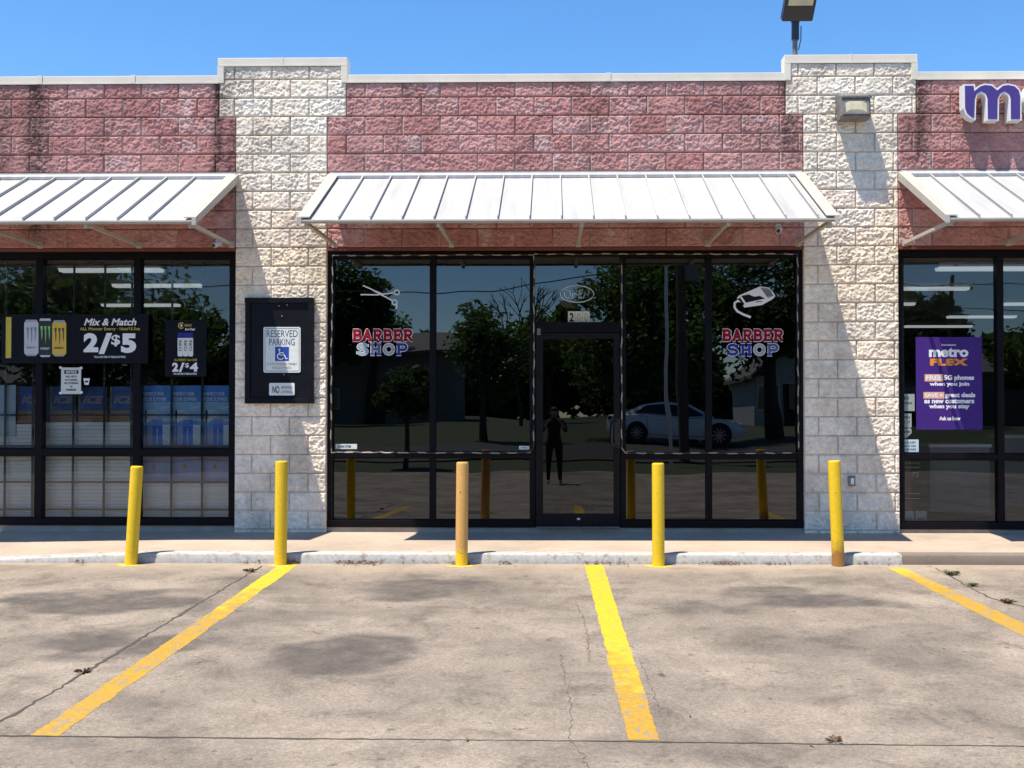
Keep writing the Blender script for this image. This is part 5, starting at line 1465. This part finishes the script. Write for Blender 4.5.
# houses
M['siding'] = pm('pale_siding', (.42, .42, .40), .7, 0, .1, 3); M['stucco'] = pm('grey_stucco', (.20, .19, .175), .9, 0, .15, 2); M['shingle'] = pm('grey_shingle', (.15, .145, .14), .9, 0, .3, 7)
M['house_glass'] = pm('dark_window_glass', (.02, .025, .03), .1)
def house(pxa, pxb, eave, ridge, Z, lab, mw, gable):
    a = V_(pxa, eave, Z); c = V_(pxb, eave, Z); x0, x1 = sorted((a.x, c.x)); y1 = a.y; y0 = y1 - 8; ze = a.z; zr_ = V_(pxa, ridge, Z).z; zb = gz(y1) - .2
    t = thing('house', lab, 'house', ((x0 + x1) / 2, y1, zb))
    MB().box((x0, y0, zb), (x1, y1, ze)).build('wall', mw, t)
    r = MB()
    if gable:
        MB().prism([(x0 + .001, ze + .001), (x1 - .001, ze + .001), ((x0 + x1) / 2, zr_ - .1)], 'y', y0, y1 - .01).build('gable', mw, t)
        xm = (x0 + x1) / 2
        r.prism([(x0 - .4, ze - .12), (xm, zr_), (x1 + .4, ze - .12), (x1 + .4, ze + .06), (xm, zr_ + .16), (x0 - .4, ze + .06)], 'y', y0 - .3, y1 + .4)
    else:
        ym = (y0 + y1) / 2
        r.prism([(y1 + .5, ze - .12), (ym, zr_), (y0 - .5, ze - .12), (y0 - .5, ze + .06), (ym, zr_ + .16), (y1 + .5, ze + .06)], 'x', x0 - .4, x1 + .4)
        MB().prism([(y1 - .01, ze + .001), (y0 + .01, ze + .001), (ym, zr_ - .1)], 'x', x0 + .01, x1 - .01).build('gable', mw, t)
    r.build('roof', M['shingle'], t)
    w = x1 - x0
    for k in (.22, .7):
        wx0 = x0 + w * k
        f = MB().box((wx0 - .55, y1 + .002, zb + 1.0), (wx0 + .55, y1 + .05, zb + 2.3), .01).build('window', M['fixture'], t)
        MB().quad((wx0 - .47, y1 + .053, zb + 1.08), (wx0 + .47, y1 + .053, zb + 1.08), (wx0 + .47, y1 + .053, zb + 2.22), (wx0 - .47, y1 + .053, zb + 2.22)).build('pane', M['house_glass'], f)
    MB().box((x0 + w * .45, y1 + .002, zb + .2), (x0 + w * .45 + .95, y1 + .05, zb + 2.25), .01).build('door', M['in_dark'], t)
house(300, 452, 352, 330, 50, 'long low grey house with a shingle roof across the street', M['stucco'], False)
house(757, 812, 376, 352, 48, 'pale siding house with a front gable across the street', M['siding'], True)
house(880, 1000, 372, 348, 56, 'grey house partly hidden by the dense dark tree', M['stucco'], False)
house(-80, 120, 385, 360, 56, 'grey house behind the very wide tree', M['siding'], False)
# plank fence
fa, fb2 = V_(985, 420, 46), V_(1110, 420, 46)
pf = thing('plank_fence', 'weathered dark plank fence across the street', 'fence', (fa.x, fa.y, gz(fa.y)))
b = MB(); x = fa.x; k = 0
while x < fb2.x:
    b.box((x, fa.y - .01 - .004 * (k % 2), gz(fa.y) - .1), (x + .14, fa.y + .012, V_(1000, 392, 46).z + rg.uniform(-.05, .05))); x += .147; k += 1
b.build('planks', pm('grey_plank', (.11, .095, .08), .9, 0, .3, 6), pf)
b = MB(); 
for z in (.5, 1.3): b.box((fa.x, fa.y - .06, gz(fa.y) + z), (fb2.x, fa.y - .016, gz(fa.y) + z + .08))
b.build('rail', M['bark'], pf)
# utility pole and wires
M['pole'] = pm('creosote_pole', (.09, .07, .055), .9, 0, .3, 8, stretch=(1, 1, .1)); M['wire'] = pm('black_wire', (.015, .015, .015), .6)
def upole(px, ptop, Z, lab):
    c = V_(px, 430, Z); zt = V_(px, ptop, Z).z; z0 = gz(c.y)
    t = thing('utility_pole', lab, 'utility pole', (c.x, c.y, z0))
    MB().tube([(c.x, c.y, z0 - .2), (c.x, c.y, zt)], [.16, .11], 12).build('pole', M['pole'], t, smooth='auto')
    MB().box((c.x - 1.1, c.y - .05, zt - .6), (c.x + 1.1, c.y + .05, zt - .48)).build('crossarm', M['pole'], t)
    b = MB()
    for k in (-1, -.45, .45, 1): b.tube([(c.x + k, c.y, zt - .479), (c.x + k, c.y, zt - .33)], .04, 8)
    b.build('insulator', M['fixture'], t)
    MB().tube([(c.x + .3, c.y, zt - 2.3), (c.x + .3, c.y, zt - 1.4)], .22, 14).build('transformer', M['grey_metal'], t, smooth='auto')
    return Vector((c.x, c.y, zt))
u1 = upole(953, 276, 42, 'wooden utility pole with a crossarm beside the dense dark tree')
u2 = upole(681, 205, 26, 'tall wooden utility pole behind the parked sedan')
u3 = upole(250, 250, 38, 'wooden utility pole facing the reserved parking board')
lp_ = V_(668, 440, 25); sp_ = thing('sign_post', 'thin grey steel post beside the tall utility pole', 'post', (lp_.x, lp_.y, gz(lp_.y))); MB().tube([(lp_.x, lp_.y, gz(lp_.y) - .1), (lp_.x, lp_.y, V_(668, 268, 25).z)], .045, 12).build('post', M['steel'], sp_, smooth='auto')
def wire(a, b_, sag, lab):
    o = MB().tube([a.lerp(b_, k / 16) - Vector((0, 0, sag * 4 * (k / 16) * (1 - k / 16))) for k in range(17)], .022, 6).build('overhead_wire', M['wire'], None, smooth=True)
    tag(o, lab, 'wire', 'overhead wires along the street')
far = Vector((-60, u3.y - 4, u3.z + .5)); far2 = Vector((60, u1.y, u1.z + 2))
labs = iter(['upper wire from the far end to the pole facing the parking board', 'lower wire from the far end to the pole facing the parking board', 'upper wire between the pole facing the parking board and the tall pole', 'lower wire between the pole facing the parking board and the tall pole', 'upper wire between the tall pole and the pole by the dense tree', 'lower wire between the tall pole and the pole by the dense tree', 'upper wire running off past the pole by the dense tree', 'lower wire running off past the pole by the dense tree'])
for a, b_ in ((far, u3), (u3, u2), (u2, u1), (u1, far2)):
    for dz in (-.35, -1.5): wire(a + Vector((0, 0, dz)), b_ + Vector((0, 0, dz)), .7, next(labs))

# ------------------------------------------------------------------ white sedan parked along the street
M['car_paint'] = pm('white_car_paint', (.80, .81, .83), .15, 0, .02, 3); M['tyre'] = pm('tyre_rubber', (.018, .018, .018), .8); M['alloy'] = pm('alloy_rim', (.4, .4, .42), .3, .8); M['lamp_red'] = pm('red_tail_lamp', (.25, .01, .01), .2); M['lamp_clear'] = pm('clear_headlamp', (.6, .62, .65), .1)
cc_ = V_(676, 449, 32.5); cb_ = thing('parked_sedan', 'white four door sedan parked along the far side of the street', 'car', (cc_.x, cc_.y, gz(cc_.y) + .022))
# outline of the body, front towards +x; half width per height
def loft(sections, name, m, smooth='auto'):
    n = len(sections[0]); vs = [v for s in sections for v in s]; k = len(sections)
    fs = [(i*n+j, i*n+(j+1) % n, (i+1)*n+(j+1) % n, (i+1)*n+j) for i in range(k-1) for j in range(n)] + [tuple(range(n))[::-1], tuple((k-1)*n+j for j in range(n))]
    return MB().add(vs, fs).build(name, m, cb_, smooth=smooth, local=True)
secs = []
for x, zb_, zs, w in ((-2.42, .42, .86, .70), (-2.36, .30, .96, .80), (-2.0, .22, 1.00, .88), (-1.2, .20, .99, .91), (0, .20, .96, .915), (.9, .20, .93, .91), (1.5, .21, .86, .90), (2.05, .23, .78, .86), (2.36, .27, .68, .74), (2.44, .36, .58, .62)):
    secs.append([(x, -w * .94, zb_), (x, -w, zb_ + .12), (x, -w, zs - .2), (x, -w * .95, zs - .04), (x, -w * .82, zs), (x, w * .82, zs), (x, w * .95, zs - .04), (x, w, zs - .2), (x, w, zb_ + .12), (x, w * .94, zb_)])
body = loft(secs, 'body', M['car_paint'])
gl_ = []
for x, z, w0, w1 in ((-2.0, .995, .70, .70), (-1.15, 1.36, .80, .60), (-.3, 1.455, .83, .60), (.3, 1.43, .83, .60), (1.25, .93, .78, .72)):
    gl_.append([(x, -w0, .95 if z > .99 else z - .04), (x, -(w0 * .45 + w1 * .55), (z + .95) / 2), (x, -w1, z), (x, w1, z), (x, w0 * .45 + w1 * .55, (z + .95) / 2), (x, w0, .95 if z > .99 else z - .04)])
loft(gl_, 'cabin', M['car_paint'])
for s in (-1, 1):
    for pts in ([(-1.55, 1.02), (-1.05, 1.30), (-.35, 1.37), (-.35, 1.00)], [(-.28, 1.00), (-.28, 1.37), (.28, 1.35), (.92, .99)]):
        q = [(x, s * (.835 - (z - .95) * .40), z) for x, z in pts]
        MB().add(q, [(0, 1, 2, 3)]).build('side_window', M['house_glass'], cb_, local=True)
for name_, pts in (('windscreen', [(1.20, .97, .68), (.36, 1.42, .56)]), ('rear_window', [(-1.9, 1.04, .62), (-1.18, 1.36, .55)])):
    (xa_, za_, wa), (xb_, zb2, wb) = pts; d = Vector((zb2 - za_, 0, -(xb_ - xa_))).normalized() * .012; d = d if d.z > 0 else -d
    MB().add([Vector((xa_, -wa, za_)) + d, Vector((xa_, wa, za_)) + d, Vector((xb_, wb, zb2)) + d, Vector((xb_, -wb, zb2)) + d], [(0, 1, 2, 3)]).build(name_, M['house_glass'], cb_, local=True)
for x in (-1.42, 1.42):
    for s in (-1, 1):
        ar = MB(); ar.tube([(x, s * .80, .34), (x, s * .922, .34)], .40, 24); ar.build('wheel_arch', M['tyre'], cb_, local=True)
        w = MB(); w.tube([(x, s * .72, .33), (x, s * .74, .33), (x, s * .92, .33), (x, s * .935, .33)], [.30, .33, .33, .30], 24)
        wh = w.build('wheel', M['tyre'], cb_, smooth='auto', local=True)
        r = MB()
        for k in range(10):
            a = 2 * math.pi * k / 10; r.beam((x + .05 * math.cos(a), s * .942, .33 + .05 * math.sin(a)), (x + .225 * math.cos(a), s * .942, .33 + .225 * math.sin(a)), .04, .012)
        r.tube([(x, s * .936, .33), (x, s * .952, .33)], .06, 12); r.build('rim', M['alloy'], wh, local=True)
for s in (-1, 1):
    sm_ = MB()
    for x_ in (-1.02, -.02, .98): sm_.box((x_, s * .9, .32), (x_ + .012, s * .922, .9))
    sm_.box((-1.02, s * .9, .30), (.99, s * .922, .312)); sm_.build('door_seam', M['tyre'], cb_, local=True)
    MB().box((-1.62, s * .80, .985), (.98, s * .842, 1.0)).build('window_trim', M['steel'], cb_, local=True)
    MB().box((2.14, s * .60, .60), (2.40, s * .80, .70), .03).build('headlight', M['lamp_clear'], cb_, local=True)
    MB().box((-2.43, s * .52, .80), (-2.30, s * .80, .92), .03).build('tail_light', M['lamp_red'], cb_, local=True)
    MB().box((.82, s * .86, .97), (1.0, s * 1.02, 1.10), .03).build('door_mirror', M['car_paint'], cb_, local=True)
    for x in (-.62, .38): MB().box((x, s * .905, .82), (x + .2, s * .935, .845), .008).build('door_handle', M['car_paint'], cb_, local=True)

# ------------------------------------------------------------------ the person taking the picture, seen only in the door glass
PX, PY = CAM.x + .02, CAM.y - .42
pz = gz(PY) + .0
per = thing('person', 'person in dark clothes holding up a phone to take the picture, mirrored in the door', 'person', (PX, PY, pz))
J = {'pelvis': (0, 0, .94, .135), 'waist': (0, .01, 1.08, .125), 'chest': (0, .01, 1.28, .15), 'neckb': (0, -.01, 1.44, .075), 'neck': (0, .01, 1.50, .052), 'skull': (0, .03, 1.60, .085), 'crownp': (0, .015, 1.68, .08)}
E = [('pelvis', 'waist'), ('waist', 'chest'), ('chest', 'neckb'), ('neckb', 'neck'), ('neck', 'skull'), ('skull', 'crownp')]
for s, n_ in ((-1, 'L'), (1, 'R')):
    J.update({'hip' + n_: (s * .09, 0, .88, .095), 'knee' + n_: (s * .115, .02, .50, .062), 'ank' + n_: (s * .13, -.02, .09, .042), 'toe' + n_: (s * .145, .15, .035, .034),
              'sh' + n_: (s * .165, 0, 1.40, .062), 'elb' + n_: (s * .235, .10, 1.16, .044), 'wri' + n_: (s * .125, .275, 1.385, .028), 'palm' + n_: (s * .095, .325, 1.44, .026)})
    E += [('pelvis', 'hip' + n_), ('hip' + n_, 'knee' + n_), ('knee' + n_, 'ank' + n_), ('ank' + n_, 'toe' + n_), ('chest', 'sh' + n_), ('sh' + n_, 'elb' + n_), ('elb' + n_, 'wri' + n_), ('wri' + n_, 'palm' + n_)]
    for k in range(4):
        J['f%d%s' % (k, n_)] = (s * (.082 - .004 * k), .352, 1.455 - .017 * k + .012, .0085); J['g%d%s' % (k, n_)] = (s * (.050 + .004 * abs(k - 1)), .366, 1.462 - .017 * k + .010, .0075)
        E += [('palm' + n_, 'f%d%s' % (k, n_)), ('f%d%s' % (k, n_), 'g%d%s' % (k, n_))]
    J['th' + n_] = (s * .072, .312, 1.465, .010); J['tt' + n_] = (s * .045, .322, 1.478, .008); E += [('palm' + n_, 'th' + n_), ('th' + n_, 'tt' + n_)]
keys = list(J); me = bpy.data.meshes.new('body'); me.from_pydata([J[k][:3] for k in keys], [(keys.index(a), keys.index(b)) for a, b in E], [])
ob = bpy.data.objects.new('body', me); COL.objects.link(ob)
sk = ob.modifiers.new('skin', 'SKIN')
for i, k in enumerate(keys):
    v = me.skin_vertices[0].data[i]; r = J[k][3]; v.radius = (r, r * (.72 if k in ('waist', 'chest', 'pelvis') else 1)); v.use_root = (k == 'pelvis')
sb_ = ob.modifiers.new('sub', 'SUBSURF'); sb_.levels = 2; sb_.render_levels = 2
bpy.context.view_layer.update()
bme = bpy.data.meshes.new_from_object(ob.evaluated_get(bpy.context.evaluated_depsgraph_get()))
bpy.data.objects.remove(ob)
for m_ in (pm('skin', (.30, .18, .12), .55), pm('dark_navy_shirt', (.02, .022, .032), .8), pm('dark_trousers', (.014, .014, .017), .85), pm('grey_shoes', (.35, .34, .33), .7)): bme.materials.append(m_)
for p in bme.polygons:
    c = p.center; p.use_smooth = True
    armd = c.y > .21 and c.z > 1.2 and abs(c.x) < .22
    p.material_index = 3 if c.z < .085 else 2 if c.z < .98 else 0 if (armd or c.z > 1.475) else 1
bme.name = 'body'
bo = bpy.data.objects.new('body', bme); COL.objects.link(bo); bo.parent = per
hb_ = bmesh.new(); bmesh.ops.create_uvsphere(hb_, u_segments=18, v_segments=12, radius=1)
for v in hb_.verts: v.co = Vector((v.co.x * .094, v.co.y * .105 + .0, v.co.z * .10 + 1.655)) + Vector((0, -.012 - (.03 if v.co.z < 0 and v.co.y > 0 else 0), 0))
MB().bm(hb_).build('hair', pm('dark_hair', (.015, .01, .008), .6), per, smooth=True, local=True)
fc = MB()
for s in (-1, 1): fc.tube([(s * .032, .106, 1.615), (s * .032, .116, 1.615)], .011, 10)
fc.build('eye', M['white'], per, local=True)
fc = MB(); fc.add([(-.012, .108, 1.575), (.012, .108, 1.575), (0, .142, 1.578), (0, .112, 1.615)], [(0, 1, 2), (0, 2, 3), (1, 3, 2), (0, 3, 1)]); fc.build('nose', bme.materials[0], per, local=True)
fc = MB(); fc.box((-.022, .100, 1.548), (.022, .113, 1.556), .003); fc.build('mouth', pm('lips', (.28, .10, .08), .5), per, local=True)
for s in (-1, 1): MB().box((s * .084, -.0, 1.575), (s * .10, .04, 1.635), .006).build('ear', bme.materials[0], per, local=True)
ph = thing('phone', 'dark phone held level in both hands of the person', 'phone', (PX, PY + .345, pz + 1.46))
MB().box((-.075, -.004, -.036), (.075, .004, .036), .004).build('case', M['black_plastic'], ph, local=True)
b = MB()
for dx, dz in ((-.055, .018), (-.055, -.002), (-.035, .008)): b.tube([(dx, .0045, dz), (dx, .007, dz)], .008, 12)
b.build('camera_lens', M['house_glass'], ph, local=True)
